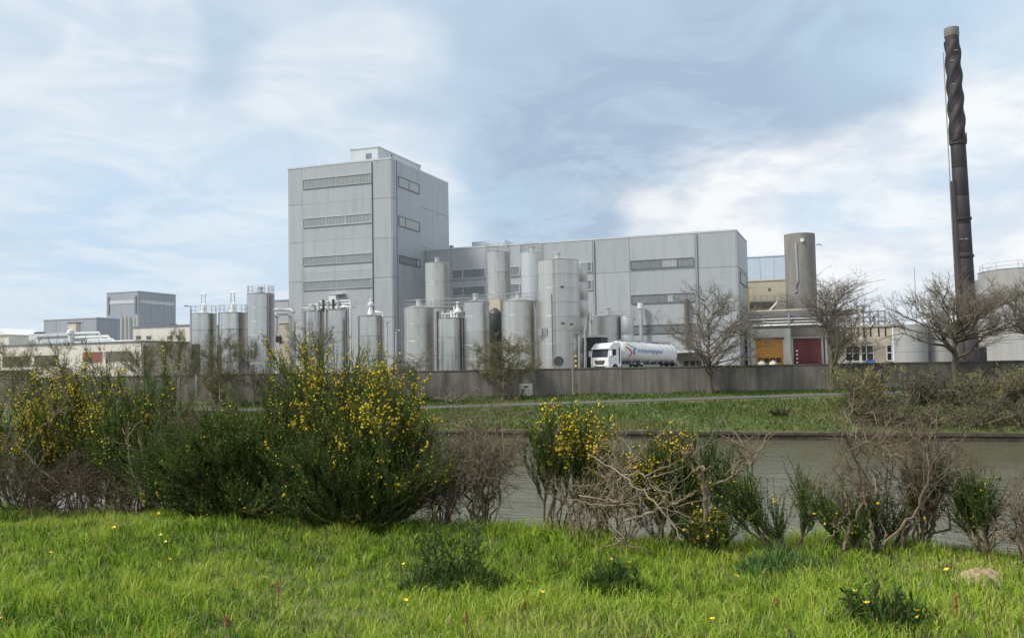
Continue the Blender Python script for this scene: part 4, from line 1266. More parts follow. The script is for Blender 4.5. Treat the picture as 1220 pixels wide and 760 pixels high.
mb.build('ladder', M['galv'], ch)
MB().tube([(axis(f_) - rr_(f_) * .95, KT - rr_(f_) * .45, YARD + Hc * f_) for f_ in np.linspace(0, .545, 10)], .42, 10).build('side_flue', M['chimney_red'], ch, True)
for f_, dx in ((.9, -.3), (.86, -.35), (.83, -.3), (.37, .2), (.12, .3), (.37, -.4), (.05, .35), (.93, .3)):
    MB().box(axis(f_) + rr_(f_) * dx - .18, axis(f_) + rr_(f_) * dx + .22, KT - rr_(f_) * 1.04, KT - rr_(f_) * .85, YARD + Hc * f_, YARD + Hc * f_ + .14).build('bracket', M['cap'], ch)

# ------------------------------------------------------------------ tanker lorry
fx, fy = -math.cos(rad(46)), -math.sin(rad(46))
wfx, wfy = fx * math.cos(PHI) - fy * math.sin(PHI), fx * math.sin(PHI) + fy * math.cos(PHI)
lrz = math.atan2(wfy, wfx)
L2 = 6.9
# front left corner on screen is at px 705: place the nose there
nosex, nosey = xat(714, 104.0), 104.0
tr = thing('tanker_lorry', 'white tanker lorry parked behind the concrete wall, blue lettering along its tank', 'lorry', (nosex - wfx * L2, nosey - wfy * L2, YARD), rz=lrz)
tr.scale = (1.03, 1.03, 1.03)
W = 1.25


def tb_(mb_, name, m, par=tr, smooth=False):
    return mb_.build(name, M[m], par, smooth, local=True)


cabp = [(4.35, .75), (4.35, 3.25), (4.6, 3.5), (5.7, 3.42), (6.25, 3.1), (6.42, 2.75), (6.62, 1.75), (6.62, .42), (5.95, .42), (5.85, .95), (5.45, 1.12), (5.05, 1.0), (4.9, .75)]
cab = tb_(MB().prism([(x, z) for x, z in cabp][::-1], -W, W), 'cab', 'white')
tb_(MB().add([(6.46, -1.1, 2.72), (6.46, 1.1, 2.72), (6.635, 1.13, 1.86), (6.635, -1.13, 1.86)], [(0, 1, 2, 3)]).add([(6.43, -1.1, 2.72), (6.43, 1.1, 2.72), (6.60, 1.13, 1.86), (6.60, -1.13, 1.86)], [(3, 2, 1, 0)]), 'windscreen', 'windscreen', cab)
tb_(MB().box(6.44, 6.7, -1.2, 1.2, 2.78, 2.88), 'sun_visor', 'white', cab)
for s_ in (-1, 1):
    dr = tb_(MB().box(5.12, 6.25, min(s_ * W, s_ * (W + .025)), max(s_ * W, s_ * (W + .025)), 1.2, 2.85), 'door', 'white', cab)
    tb_(MB().prism([(5.25, 2.72), (6.05, 2.72), (6.2, 2.2), (6.2, 1.85), (5.9, 1.95), (5.25, 2.1)], s_ * (W + .027) - .008, s_ * (W + .027) + .008), 'side_window', 'windscreen', dr)
    tb_(MB().box(5.25, 5.45, s_ * (W + .035) - .012, s_ * (W + .035) + .012, 1.55, 1.62), 'handle', 'black', dr)
    mr = tb_(MB().box(6.35, 6.55, s_ * 1.5 - .12, s_ * 1.5 + .12, 1.95, 2.6), 'mirror', 'white', cab)
    tb_(MB().tube([(6.4, s_ * 1.25, 2.55), (6.45, s_ * 1.5, 2.62)], .03, 5), 'mirror_arm', 'black', mr)
    tb_(MB().box(6.56, 6.68, s_ * .98 - .2, s_ * .98 + .2, .62, .92), 'headlight', 'lamp', cab)
    tb_(MB().box(4.36, 4.55, s_ * (W + .03) - .02, s_ * (W + .03) + .02, .9, 3.2), 'air_deflector', 'white', cab)
    tb_(MB().box(4.56, 4.72, s_ * (W + .012) - .01, s_ * (W + .012) + .01, 1.2, 2.9), 'air_intake', 'black', cab)
gr = tb_(MB().add([(6.66, -.75, 1.5), (6.66, .75, 1.5), (6.66, .55, 1.05), (6.66, -.55, 1.05), (6.6, -.75, 1.5), (6.6, .75, 1.5), (6.6, .55, 1.05), (6.6, -.55, 1.05)],
           [(0, 3, 2, 1), (0, 1, 5, 4), (1, 2, 6, 5), (2, 3, 7, 6), (3, 0, 4, 7)]), 'grille', 'black', cab)
for k_ in range(3):
    tb_(MB().box(6.661, 6.69, -.62 + k_ * .05, .62 - k_ * .05, 1.4 - k_ * .13, 1.44 - k_ * .13), 'grille_bar', 'galv', gr)
tb_(MB().box(6.56, 6.70, -.8, .8, .55, .85), 'lower_intake', 'black', cab)
tb_(MB().box(6.5, 6.66, -1.26, 1.26, .38, .54), 'bumper', 'white', cab)
tb_(MB().box(6.63, 6.72, -.28, .28, .44, .53), 'number_plate', 'yellow', cab)
# chassis
tb_(MB().box(-7.0, 6.2, -.45, -.3, .75, 1.0).box(-7.0, 6.2, .3, .45, .75, 1.0).box(-7.0, -6.8, -.299, .299, .76, .99).box(0, .2, -.299, .299, .76, .99), 'chassis', 'steel_dark')
tire = None
for xw_, dual in ((5.45, 0), (2.2, 1), (.9, 1), (-3.9, 1), (-5.1, 1), (-6.3, 1)):
    for s_ in (-1, 1):
        wh = tb_(MB().tube([(xw_, s_ * (1.22), .52), (xw_, s_ * (.85 if not dual else .62), .52)], .52, 22), 'wheel', 'rubber', tr, True)
        tb_(MB().tube([(xw_, s_ * 1.225, .52), (xw_, s_ * 1.25, .52)], .3, 14).tube([(xw_, s_ * 1.252, .52), (xw_, s_ * 1.30, .52)], .13, 10), 'rim', 'galv', wh, True)
# tank: leaning slightly down to the rear
x_a, x_b, RT_ = 4.1, -6.6, 1.2


def tank_c(x):
    return 2.36 + .035 * (x + 1.2)


def tank_pt(x, r_, a_):
    return (x, r_ * 1.02 * math.cos(a_), tank_c(x) + r_ * math.sin(a_))


def tank_rev(prof, n=40):
    vs_, fs = [], []
    for x, r_ in prof:
        vs_ += [tank_pt(x, r_, k_ * 2 * math.pi / n) for k_ in range(n)]
    for i in range(len(prof) - 1):
        for k_ in range(n):
            fs.append((i * n + k_, (i + 1) * n + k_, (i + 1) * n + (k_ + 1) % n, i * n + (k_ + 1) % n))
    return MB().add(vs_, fs)


tk = tb_(tank_rev([(4.12, .01), (4.09, .4), (4.0, .8), (3.87, 1.05), (3.7, 1.17), (3.55, 1.2), (-6.7, 1.2), (-6.9, 1.15), (-7.1, .95), (-7.25, .6), (-7.32, .01)]), 'tank', 'tankwhite', tr, True)
for x in (3.45, 2.5, 1.4, .2, -1.0, -2.2, -3.4, -4.5, -5.6, -6.6):
    tb_(tank_rev([(x + .07, 1.195), (x + .05, 1.22), (x - .05, 1.22), (x - .07, 1.195)]), 'tank_band', 'tankwhite', tk, True)
for k_, x in enumerate((2.0, .3, -1.5, -3.0, -4.2, -5.4, -6.5)):
    for s_ in (-1, 1):
        tb_(MB().box(x - .08, x + .08, s_ * .7 - .3, s_ * .7 + .3, 1.02, 1.45), 'saddle', 'galv', tr)
tb_(MB().box(-6.7, 3.8, -.35, .35, 3.58 - .1, 3.62 - .1), 'catwalk', 'steel_dark', tr)
mb = MB()
for x in np.linspace(-6.6, 3.7, 12):
    mb.tube([(x, .35, 3.5), (x, .35, 3.66)], .02, 4)
mb.tube([(-6.6, .35, 3.66), (3.7, .35, 3.72)], .03, 4)
tb_(mb, 'guard_rail', 'galv', tr)
for x in (2.8, -.6, -4.0):
    tb_(MB().lathe([(.28, tank_c(x) + 1.1), (.28, tank_c(x) + 1.36), (.01, tank_c(x) + 1.4)], x, 0, 14), 'manlid', 'galv', tk, True)
for s_ in (-1, 1):
    tb_(MB().box(-6.7, -3.4, s_ * 1.15 - .12, s_ * 1.15 + .12, 1.08, 1.13), 'mudguard', 'steel_dark', tr)
    tb_(MB().box(-3.2, .2, s_ * 1.18 - .03, s_ * 1.18 + .03, .6, .95), 'side_guard', 'galv', tr)
    tb_(MB().box(2.85, 4.2, s_ * 1.05 - .2, s_ * 1.05 + .2, .55, 1.02), 'fuel_tank', 'galv', tr)
# lettering and mark on the visible side
def wrap(name, pts2d, faces, m, x_start, zc=0.0):
    vs_ = []
    for (u, v) in pts2d:
        x = x_start - u
        a_ = (v + zc) / 1.24
        vs_.append(tank_pt(x, 1.245, a_))
    return tb_(MB().add(vs_, faces), name, m, tk)


cu = bpy.data.curves.new('lettering', 'FONT')
cu.body = 'transcompagnie'
cu.size = 0.74
cu.shear = 0.18
cu.offset = 0.0
tmp = bpy.data.objects.new('lettering', cu)
COL.objects.link(tmp)
dg = bpy.context.evaluated_depsgraph_get()
tm = bpy.data.meshes.new_from_object(tmp.evaluated_get(dg))
P2 = [(v.co.x * 1.05, v.co.y) for v in tm.vertices]
F2 = [tuple(p.vertices) for p in tm.polygons]
bpy.data.objects.remove(tmp)
wrap('lettering', P2, F2, 'print_blue', 1.2, -.05)


def swoosh(name, pts, w, m):
    vs_, fs = [], []
    n = len(pts)
    for i, (u, v) in enumerate(pts):
        a_ = pts[max(0, i - 1)]; b_ = pts[min(n - 1, i + 1)]
        du, dv = b_[0] - a_[0], b_[1] - a_[1]
        l_ = math.hypot(du, dv)
        ww = w * (.35 + .65 * math.sin(math.pi * (i + .6) / (n + .2)))
        vs_ += [(u - dv / l_ * ww, v + du / l_ * ww), (u + dv / l_ * ww, v - du / l_ * ww)]
    for i in range(n - 1):
        fs.append((2 * i, 2 * i + 1, 2 * i + 3, 2 * i + 2))
    wrap(name, vs_, fs, m, 3.55, 0)


swoosh('mark_red', [(0.2, .55), (.7, .35), (1.1, .1), (1.3, -.2), (1.1, -.5), (.85, -.75)], .12, 'print_red')
swoosh('mark_blue', [(2.2, .45), (1.85, .3), (1.65, .05), (1.75, -.2), (1.9, -.4)], .13, 'print_blue')
swoosh('mark_green', [(.6, 1.0), (1.1, .8), (1.5, .55), (1.9, .6)], .08, 'print_green')

# ------------------------------------------------------------------ vegetation tools
def nrm(v):
    return v / np.maximum(np.linalg.norm(v, axis=-1, keepdims=True), 1e-9)


def tubes(P, R, S=3):
    """P (N,K,3) polylines, R (N,K) radii -> verts, quads"""
    N, K, _ = P.shape
    T = nrm(np.gradient(P, axis=1))
    ref = np.tile(np.array([[0.31, 0.87, 0.38]]), (N, 1))
    u = nrm(np.cross(T, ref[:, None, :])); w = np.cross(T, u)
    ang = np.arange(S) * 2 * np.pi / S
    V_ = P[:, :, None, :] + R[:, :, None, None] * (np.cos(ang)[None, None, :, None] * u[:, :, None, :] + np.sin(ang)[None, None, :, None] * w[:, :, None, :])
    n_, k_, s_ = np.meshgrid(np.arange(N), np.arange(K - 1), np.arange(S), indexing='ij')
    b0 = (n_ * K + k_) * S
    s1 = (s_ + 1) % S
    Q = np.stack([b0 + s_, b0 + s1, b0 + S + s1, b0 + S + s_], -1).reshape(-1, 4)
    return V_.reshape(-1, 3), Q


def grow(rng, P, n_child, tmin, tmax, lens, mix_t, mix_r, up, K=4, curve=0.0, wig=0.06, shape=None, outward=None, center=None):
    """children of polylines P: returns (N*n, K, 3) and the parent's parameter of each"""
    N, KP, _ = P.shape
    t = rng.uniform(tmin, tmax, (N, n_child)) if n_child > 0 else None
    t = t.reshape(-1)
    pi = np.repeat(np.arange(N), n_child)
    f = t * (KP - 1)
    i0 = np.clip(f.astype(int), 0, KP - 2)
    fr_ = (f - i0)[:, None]
    st = P[pi, i0] * (1 - fr_) + P[pi, i0 + 1] * fr_
    tan = nrm(P[pi, i0 + 1] - P[pi, i0])
    d_ = mix_t * tan + mix_r * nrm(rng.normal(size=st.shape)) + np.array([0, 0, up])
    if outward is not None:
        o_ = st - center
        o_[:, 2] *= 0.3
        d_ = d_ + outward * nrm(o_)
    d_ = nrm(d_)
    L = rng.uniform(lens[0], lens[1], len(st))
    if shape is not None:
        L = L * shape(t)
    s_ = np.linspace(0, 1, K)
    C = st[:, None, :] + d_[:, None, :] * (L[:, None, None] * s_[None, :, None])
    C[:, :, 2] += curve * L[:, None] * s_[None, :] ** 2
    wv = rng.normal(size=C.shape) * (wig * L)[:, None, None] * np.sqrt(s_)[None, :, None]
    wv[:, 0] = 0
    return C + wv, t, pi


def leaves(rng, P, n, size, aspect=.35, spread=.6, tmin=.1):
    """small diamond leaves along polylines"""
    N, K, _ = P.shape
    t = rng.uniform(tmin, 1, (N, n)).reshape(-1)
    pi = np.repeat(np.arange(N), n)
    f = t * (K - 1)
    i0 = np.clip(f.astype(int), 0, K - 2)
    fr_ = (f - i0)[:, None]
    st = P[pi, i0] * (1 - fr_) + P[pi, i0 + 1] * fr_
    tan = nrm(P[pi, i0 + 1] - P[pi, i0])
    d_ = nrm(tan + spread * rng.normal(size=st.shape))
    sd = nrm(np.cross(d_, rng.normal(size=st.shape)))
    L = rng.uniform(size * .6, size * 1.3, len(st))[:, None]
    a_ = st; b_ = st + d_ * L * .5 + sd * L * aspect * .5; c_ = st + d_ * L; e_ = st + d_ * L * .5 - sd * L * aspect * .5
    V_ = np.stack([a_, b_, c_, e_], 1).reshape(-1, 3)
    return V_, np.arange(len(V_)).reshape(-1, 4), st


def blobs(rng, C, size):
    """little six-cornered lumps (flowers)"""
    n = len(C)
    base = np.array([[1, 0, 0], [-1, 0, 0], [0, 1, 0], [0, -1, 0], [0, 0, 1], [0, 0, -1]], float)
    s_ = rng.uniform(size * .6, size * 1.25, (n, 1, 1))
    V_ = C[:, None, :] + base[None] * s_ * rng.uniform(.55, 1.25, (n, 6, 1)) + rng.normal(size=(n, 6, 3)) * size * .2
    f = np.array([[0, 2, 4], [2, 1, 4], [1, 3, 4], [3, 0, 4], [2, 0, 5], [1, 2, 5], [3, 1, 5], [0, 3, 5]])
    F_ = (np.arange(n)[:, None, None] * 6 + f[None]).reshape(-1, 3)
    return V_.reshape(-1, 3), F_


def cat(*vf):
    V_, Q_, k_ = [], [], 0
    for v, q_ in vf:
        V_.append(v); Q_.append(q_ + k_); k_ += len(v)
    return np.concatenate(V_), np.concatenate(Q_)


def taper(N, K, r0_, r1_):
    return np.linspace(1, 0, K)[None, :] * (np.asarray(r0_).reshape(-1, 1) - r1_) + r1_ + np.zeros((N, K))


RIGHT = np.array([math.cos(PHI), math.sin(PHI)])


def fit(Ps, x0_, y0_, z0_, H, Wd, top=99.6, side=1.2, lim=(.6, 2.2)):
    """stretch a grown plant about its root so that it fills its measured height and width"""
    tip = Ps[-1].reshape(-1, 3)
    kz = np.clip(H / max(.05, np.percentile(tip[:, 2] - z0_, top)), *lim)
    u = (tip[:, :2] - np.array([x0_, y0_])) @ RIGHT
    kx = np.clip(Wd / max(.05, np.percentile(u, 100 - side) - np.percentile(u, side)), *lim)
    o_ = np.array([x0_, y0_, z0_])
    return [o_ + (P - o_) * np.array([kx, kx, kz]) for P in Ps]


# ------------------------------------------------------------------ bare trees on the far bank
def bare_tree(label, px, t, zb, ytop, wpx, trunk_w, seed, style='oval', bark='bark', buds=0, limbs=18, group='bare trees before the factory', fork=.9, dx_top=0, density=1.0):
    rng_ = np.random.default_rng(seed)
    x0_, ztop = xat(px, t), hit(px, ytop, t)[1]
    H = ztop - zb
    Wd = wpx * scl(px, t) / 2
    tr_ = thing('bare_tree', label, 'tree', (x0_, t, zb), group)
    K = 9
    s_ = np.linspace(0, 1, K)
    P0 = np.zeros((1, K, 3))
    P0[0, :, 0] = x0_ + dx_top * s_ + rng_.normal(0, .02 * H, K) * s_ * .6
    P0[0, :, 1] = t + rng_.normal(0, .02 * H, K) * s_ * .6
    P0[0, :, 2] = zb - .1 + (H * fork + .1) * s_
    r0_ = trunk_w / 2 * scl(px, t)
    R0 = (r0_ * (1 - (.72 * s_ ** 1.3 if style == 'spread' else .86 * s_ ** .8)))[None]
    R0[0, 0] *= 1.35
    if style == 'spread':
        sh = lambda q_: np.clip(1.15 - .45 * q_, .3, 1.2)
        P1, t1, _ = grow(rng_, P0, limbs, .48, .98, (Wd * .8, Wd * 1.15), .15, .8, .45, K=6, curve=.12, wig=.06, shape=sh, outward=.2, center=np.array([x0_, t, zb + H * .3]))
    elif style == 'multi':
        sh = lambda q_: np.clip(1.1 - .6 * q_, .25, 1.2)
        P1, t1, _ = grow(rng_, P0, limbs, .08, .95, (H * .45, H * .7), .35, .42, .75, K=6, curve=.1, wig=.035, shape=sh)
    else:
        sh = lambda q_: np.clip(np.sin(np.pi * (1.02 - q_) ** .8) * .75 + .35, .2, 1.2)
        P1, t1, _ = grow(rng_, P0, limbs, .22, .97, (Wd * .9, Wd * 1.3), .1, .75, .42, K=6, curve=.12, wig=.04, shape=sh)
    P2, t2, _ = grow(rng_, P1, int(7 * density), .25, .98, (H * .10, H * .22), .75, .6, .15, K=5, curve=.12, wig=.05)
    P3, t3, _ = grow(rng_, P2, int(7 * density), .2, 1.0, (H * .05, H * .11), .7, .65, .12, K=4, curve=.1, wig=.06)
    P4, t4, _ = grow(rng_, P3, 3, .2, 1.0, (H * .025, H * .06), .8, .6, .15, K=3, wig=.05)
    P0, P1, P2, P3, P4 = fit([P0, P1, P2, P3, P4], x0_, t, zb, H, Wd * 2, 99.8, .6)
    vt, qt = tubes(P0, R0, 8)
    mesh_np('trunk', vt, [qt], M[bark], tr_, smooth=True)
    rl = r0_ * ((.52 if style == 'spread' else .40) - .27 * t1)
    v1, q1 = tubes(P1, taper(len(P1), 6, rl, r0_ * .05), 5)
    v2, q2 = tubes(P2, taper(len(P2), 5, np.full(len(P2), r0_ * .075), .013), 4)
    v, q_ = cat((v1, q1), (v2, q2))
    mesh_np('limbs', v, [q_], M[bark], tr_, smooth=True, kind='stuff')
    v3, q3 = tubes(P3, taper(len(P3), 4, np.full(len(P3), .018), .009), 3)
    v4, q4 = tubes(P4, taper(len(P4), 3, np.full(len(P4), .011), .005), 3)
    v, q_ = cat((v3, q3), (v4, q4))
    mesh_np('twigs', v, [q_], M['twig' if bark == 'bark' else bark], tr_, kind='stuff')
    if buds:
        v, q_, st = leaves(rng_, P4, buds, .085, .55, .9, .2)
        ti = np.repeat(rng_.uniform(0, 1, len(v) // 4), 4)
        mesh_np('buds', v, [q_], M['bud'], tr_, tint=ti, kind='stuff')
    return tr_


TZ = lambda px, t=93.2: float(base_z(xat(px, t))) - .15
bare_tree('leafless oval-crowned tree before the right half of the grey hall', 845, 93.2, TZ(845), 338, 118, 7, 11, limbs=30, fork=.96)
bare_tree('leafless many-stemmed tree before the red door', 990, 93.0, TZ(990), 322, 104, 7, 12, style='multi', limbs=24, fork=.8)
bare_tree('broad spreading leafless tree with a thick trunk, beside the chimney foot', 1139, 92.5, TZ(1139), 318, 176, 11, 23, style='spread', limbs=28, fork=.66, bark='bark', density=1.25)
bare_tree('small round tree with yellow-green spring buds before the wall and silos', 600, 92.8, TZ(600) - .3, 396, 84, 5.5, 14, limbs=28, bark='bark_green', buds=2, fork=.9, density=1.0)
bare_tree('leafless tree at the right edge, branches before the huge pale tank', 1232, 90, TZ(1232), 316, 110, 9, 15, style='spread', limbs=18, fork=.7, bark='bark')
bare_tree('slender bare tree with lime buds left of the leftmost silo', 214, 91, -2.4, 388, 60, 3, 16, limbs=16, bark='bark_green', buds=2, fork=.95)
bare_tree('thin bare tree before the railed silo', 303, 91, -2.4, 400, 42, 2.5, 17, limbs=14, fork=.95, group='bare trees before the factory')
bare_tree('small bare tree before the silos with the white platform', 380, 91, -2.4, 378, 64, 3, 18, limbs=18, fork=.9)
bare_tree('thin budding tree between the two leftmost silos', 262, 90, -2.4, 392, 50, 3, 19, limbs=16, bark='bark_green', buds=2, fork=.95)
bare_tree('low twiggy tree before the flat-capped silo', 492, 92, -2.2, 415, 56, 3, 20, style='multi', limbs=12, fork=.7)
bare_tree('slim bare tree before the low cream building with the red panel', 78, 90, -2.6, 402, 52, 3, 21, limbs=16, bark='bark_green', buds=1, fork=.95)
bare_tree('budding tree at the far left edge before the dark window bands', 14, 90, -2.6, 400, 70, 3, 22, limbs=16, bark='bark_green', buds=3, fork=.9)
bare_tree('low budding tree before the cream block, left of the silos', 172, 90, -2.6, 402, 54, 3, 24, limbs=14, bark='bark_green', buds=2, fork=.9)


# ------------------------------------------------------------------ shrubs
def shrub_core(rng_, x0_, y0_, z0_, H, Wd, stems, lean=(0, 0), flat=.75, depth=.75, K=7, wig=.05):
    a_ = rng_.uniform(0, 2 * np.pi, stems)
    rr = np.sqrt(rng_.uniform(0.02, 1, stems))
    hx = np.cos(a_) * rr * Wd / 2 + lean[0]
    hy = np.sin(a_) * rr * Wd / 2 * depth + lean[1]
    hz_ = H * (1 - flat * rr ** 2 * .8) * rng_.uniform(.72, .95, stems)
    s_ = np.linspace(0, 1, K)[None, :]
    P = np.zeros((stems, K, 3))
    P[:, :, 0] = x0_ + np.cos(a_)[:, None] * .08 * Wd * .5 + hx[:, None] * s_ ** .9
    P[:, :, 1] = y0_ + np.sin(a_)[:, None] * .08 * Wd * .4 + hy[:, None] * s_ ** .9
    P[:, :, 2] = z0_ - .05 + hz_[:, None] * s_ ** 1.05
    P[:, 1:, :] += rng_.normal(size=(stems, K - 1, 3)) * wig * H * .5
    return P


def broom(label, px, t, ytop, wpx, seed, stems=16, branch=9, whip=14, flow=.2, fl_lo=.5, leaf=14, lean=(0, 0), flat=.7, low=.25, z0_=None, group='flowering broom shrubs on the near bank',
          fl_bias=(0, 0), dense=1.0, dark=0.0, fsize=.0145, depth=.75, wlen=1.0):
    rng_ = np.random.default_rng(seed)
    x0_ = xat(px, t)
    s_ = scl(px, t)
    if z0_ is None:
        z0_ = float(gh(x0_, t))
    H = hit(px, ytop, t)[1] - z0_
    Wd = wpx * s_
    d_ = thing('broom_shrub', label, 'shrub', (x0_, t, z0_), group)
    P0 = shrub_core(rng_, x0_, t, z0_, H * .86, Wd * .84, stems, lean, flat, depth)
    P1, t1, _ = grow(rng_, P0, branch, low, .97, (H * .16, H * .34), .6, .55, .35, K=5, curve=.15, wig=.05, outward=.35, center=np.array([x0_, t, z0_]))
    P2, t2, _ = grow(rng_, P1, whip, .1, 1.0, (.11 * wlen, .30 * wlen), .75, .42, .55, K=4, curve=.12, wig=.03)
    P0, P1, P2 = fit([P0, P1, P2], x0_, t, z0_, H, Wd)
    v0, q0 = tubes(P0, taper(len(P0), P0.shape[1], rng_.uniform(.010, .02, len(P0)), .004), 5)
    v1, q1 = tubes(P1, taper(len(P1), 5, np.full(len(P1), .006), .0025), 3)
    v, q_ = cat((v0, q0), (v1, q1))
    mesh_np('stems', v, [q_], M['wood'], d_, tint=np.repeat(rng_.uniform(0, 1, (len(v) + 9) // 10), 10)[:len(v)], kind='stuff', smooth=True)
    v2, q2 = tubes(P2, taper(len(P2), 4, np.full(len(P2), .0032), .0016), 3)
    lv, lq, st = leaves(rng_, P2, leaf, .026, .36, .55, .05)
    tone = np.clip(rng_.normal(.50 - dark, .2, len(P2)), 0, 1)
    ti2 = np.repeat(tone, 12)
    til = np.repeat(np.clip(np.repeat(tone, leaf) + rng_.normal(0, .12, len(st)), 0, 1), 4)
    v, q_ = cat((v2, q2), (lv, lq))
    mesh_np('foliage', v, [q_], M['broom'], d_, tint=np.concatenate([ti2, til]), kind='stuff')
    if flow > 0:
        tip = P2[:, -1]
        hgt = (tip[:, 2] - z0_) / H
        cl = np.sin(tip[:, 0] * 7 + seed) * np.sin(tip[:, 1] * 6 + seed * 2) * np.sin(tip[:, 2] * 8 + seed * 3)
        side = (tip[:, 0] - x0_) / (Wd / 2)
        pr = flow * np.clip((hgt - fl_lo) / .4 + fl_bias[0] * side + fl_bias[1], .03, 1.4) * (.25 + 2.0 * np.clip((cl + .08) * 2.0, 0, 1))
        sel = P2[rng_.uniform(0, 1, len(P2)) < pr]
        if len(sel):
            cs = []
            for k_ in range(3):
                f_ = rng_.uniform(.25, 1.0, len(sel))[:, None]
                i0 = np.minimum((f_[:, 0] * 3).astype(int), 2)
                fr_ = f_ * 3 - i0[:, None]
                cs.append(sel[np.arange(len(sel)), i0] * (1 - fr_) + sel[np.arange(len(sel)), i0 + 1] * fr_ + rng_.normal(0, .006, (len(sel), 3)))
            C = np.concatenate(cs)
            bv, bf = blobs(rng_, C, fsize)
            mesh_np('flowers', bv, [bf], M['gorse'], d_, tint=np.repeat(rng_.uniform(0, 1, len(C)), 6), kind='stuff')
    return d_


def dead_shrub(label, px, t, ytop, wpx, seed, stems=12, branch=7, twig=6, lean=(0, 0), tone=.5, group='dead leafless shrubs on the near bank', tangle=.08, flat=.5, rs=(.007, .016), z0_=None, fine=3, curve=-.1):
    rng_ = np.random.default_rng(seed)
    x0_ = xat(px, t)
    if z0_ is None:
        z0_ = float(gh(x0_, t))
    H = hit(px, ytop, t)[1] - z0_
    Wd = wpx * scl(px, t)
    d_ = thing('dead_shrub', label, 'shrub', (x0_, t, z0_), group)
    P0 = shrub_core(rng_, x0_, t, z0_, H * .9, Wd * .8, stems, lean, flat, .7, K=8, wig=tangle)
    P1, _, _ = grow(rng_, P0, branch, .35, 1.0, (H * .15, H * .42), .6, .6, .2, K=7, curve=curve, wig=.045)
    P2, _, _ = grow(rng_, P1, twig, .15, 1.0, (H * .07, H * .22), .65, .7, .12, K=6, curve=curve, wig=.05)
    P0, P1, P2 = fit([P0, P1, P2], x0_, t, z0_, H, Wd)
    v0, q0 = tubes(P0, taper(len(P0), 8, rng_.uniform(rs[0], rs[1], len(P0)), .004), 5)
    v1, q1 = tubes(P1, taper(len(P1), 7, np.full(len(P1), .0042), .0018), 4)
    t0 = np.repeat(np.clip(rng_.normal(tone, .25, len(P0)), 0, 1), 8 * 5)
    t1_ = np.repeat(np.clip(rng_.normal(tone, .25, len(P1)), 0, 1), 7 * 4)
    v, q_ = cat((v0, q0), (v1, q1))
    mesh_np('stems', v, [q_], M['dead'], d_, tint=np.concatenate([t0, t1_]), smooth=True, kind='stuff')
    P3, _, _ = grow(rng_, P2, fine, .2, 1.0, (H * .03, H * .09), .7, .7, .05, K=3, wig=.1) if fine else (P2[:1, :3], 0, 0)
    v2, q2 = tubes(P2, taper(len(P2), 6, np.full(len(P2), .0027), .0013), 3)
    v3, q3 = tubes(P3, taper(len(P3), 3, np.full(len(P3), .002), .001), 3)
    t2_ = np.repeat(np.clip(rng_.normal(tone - .1, .25, len(P2)), 0, 1), 18)
    t3_ = np.repeat(np.clip(rng_.normal(tone - .1, .25, len(P3)), 0, 1), 9)
    v, q_ = cat((v2, q2), (v3, q3))
    mesh_np('twigs', v, [q_], M['dead'], d_, tint=np.concatenate([t2_, t3_]), kind='stuff')
    return d_


B = broom
# left thicket, from back to front
B('broom shrub at the left edge, thick with yellow flowers', 20, 9.3, 450, 170, 31, 14, 10, 16, flow=.7, fl_lo=.35)
B('broad golden-flowered broom between the left edge and the tall slim broom', 92, 9.2, 436, 140, 32, 14, 10, 15, flow=1.0, fl_lo=.35)
B('tall slim broom rising above the left thicket, few flowers', 135, 9.5, 418, 105, 33, 12, 9, 14, flow=.10, fl_lo=.4, flat=.45)
B('dark green broom with a bare pale stem beneath, in the left thicket', 170, 9.0, 452, 140, 34, 15, 11, 16, flow=.10, fl_lo=.2, dark=.06)
B('tall thin-topped broom left of the big flowering broom', 200, 9.6, 420, 80, 35, 9, 9, 13, flow=.08, fl_lo=.4, flat=.5)
dead_shrub('brown bramble tangle under the broom at the left edge', 40, 8.75, 520, 190, 41, 22, 9, 6, tone=.12, flat=.4)
dead_shrub('reddish brown twiggy shrub left of the big dark broom', 240, 8.6, 462, 105, 42, 18, 8, 6, tone=.3, flat=.4)
dead_shrub('brown tangle below the dark broom with the pale stem', 150, 8.65, 540, 190, 43, 20, 8, 6, tone=.12, flat=.35)
# the big bush, three overlapping plants
B('biggest broom shrub, tall centre of the thicket with clusters of yellow flowers', 405, 8.75, 412, 165, 36, 24, 12, 17, flow=.6, fl_lo=.42, flat=.72, fl_bias=(.25, 0))
B('low dark green broom spreading left from the biggest broom', 302, 8.6, 464, 195, 37, 26, 13, 17, flow=.02, fl_lo=-.2, dark=.06, flat=.7, low=.08)
B('dark broom at the foot of the biggest broom, overhanging the grass', 285, 8.4, 500, 215, 38, 30, 13, 17, flow=.015, fl_lo=-.2, dark=.10, lean=(-.1, -.03), flat=.9, low=.04, depth=.5)
B('rounded broom on the right flank of the biggest broom, flowers on its right side', 455, 8.55, 448, 125, 39, 20, 11, 16, flow=.55, fl_lo=.35, fl_bias=(.4, 0), flat=.6)
B('dark low broom skirt right of the low spreading broom', 425, 8.35, 512, 200, 40, 28, 13, 16, flow=.03, fl_lo=-.2, dark=.12, flat=.9, low=.04, depth=.5)
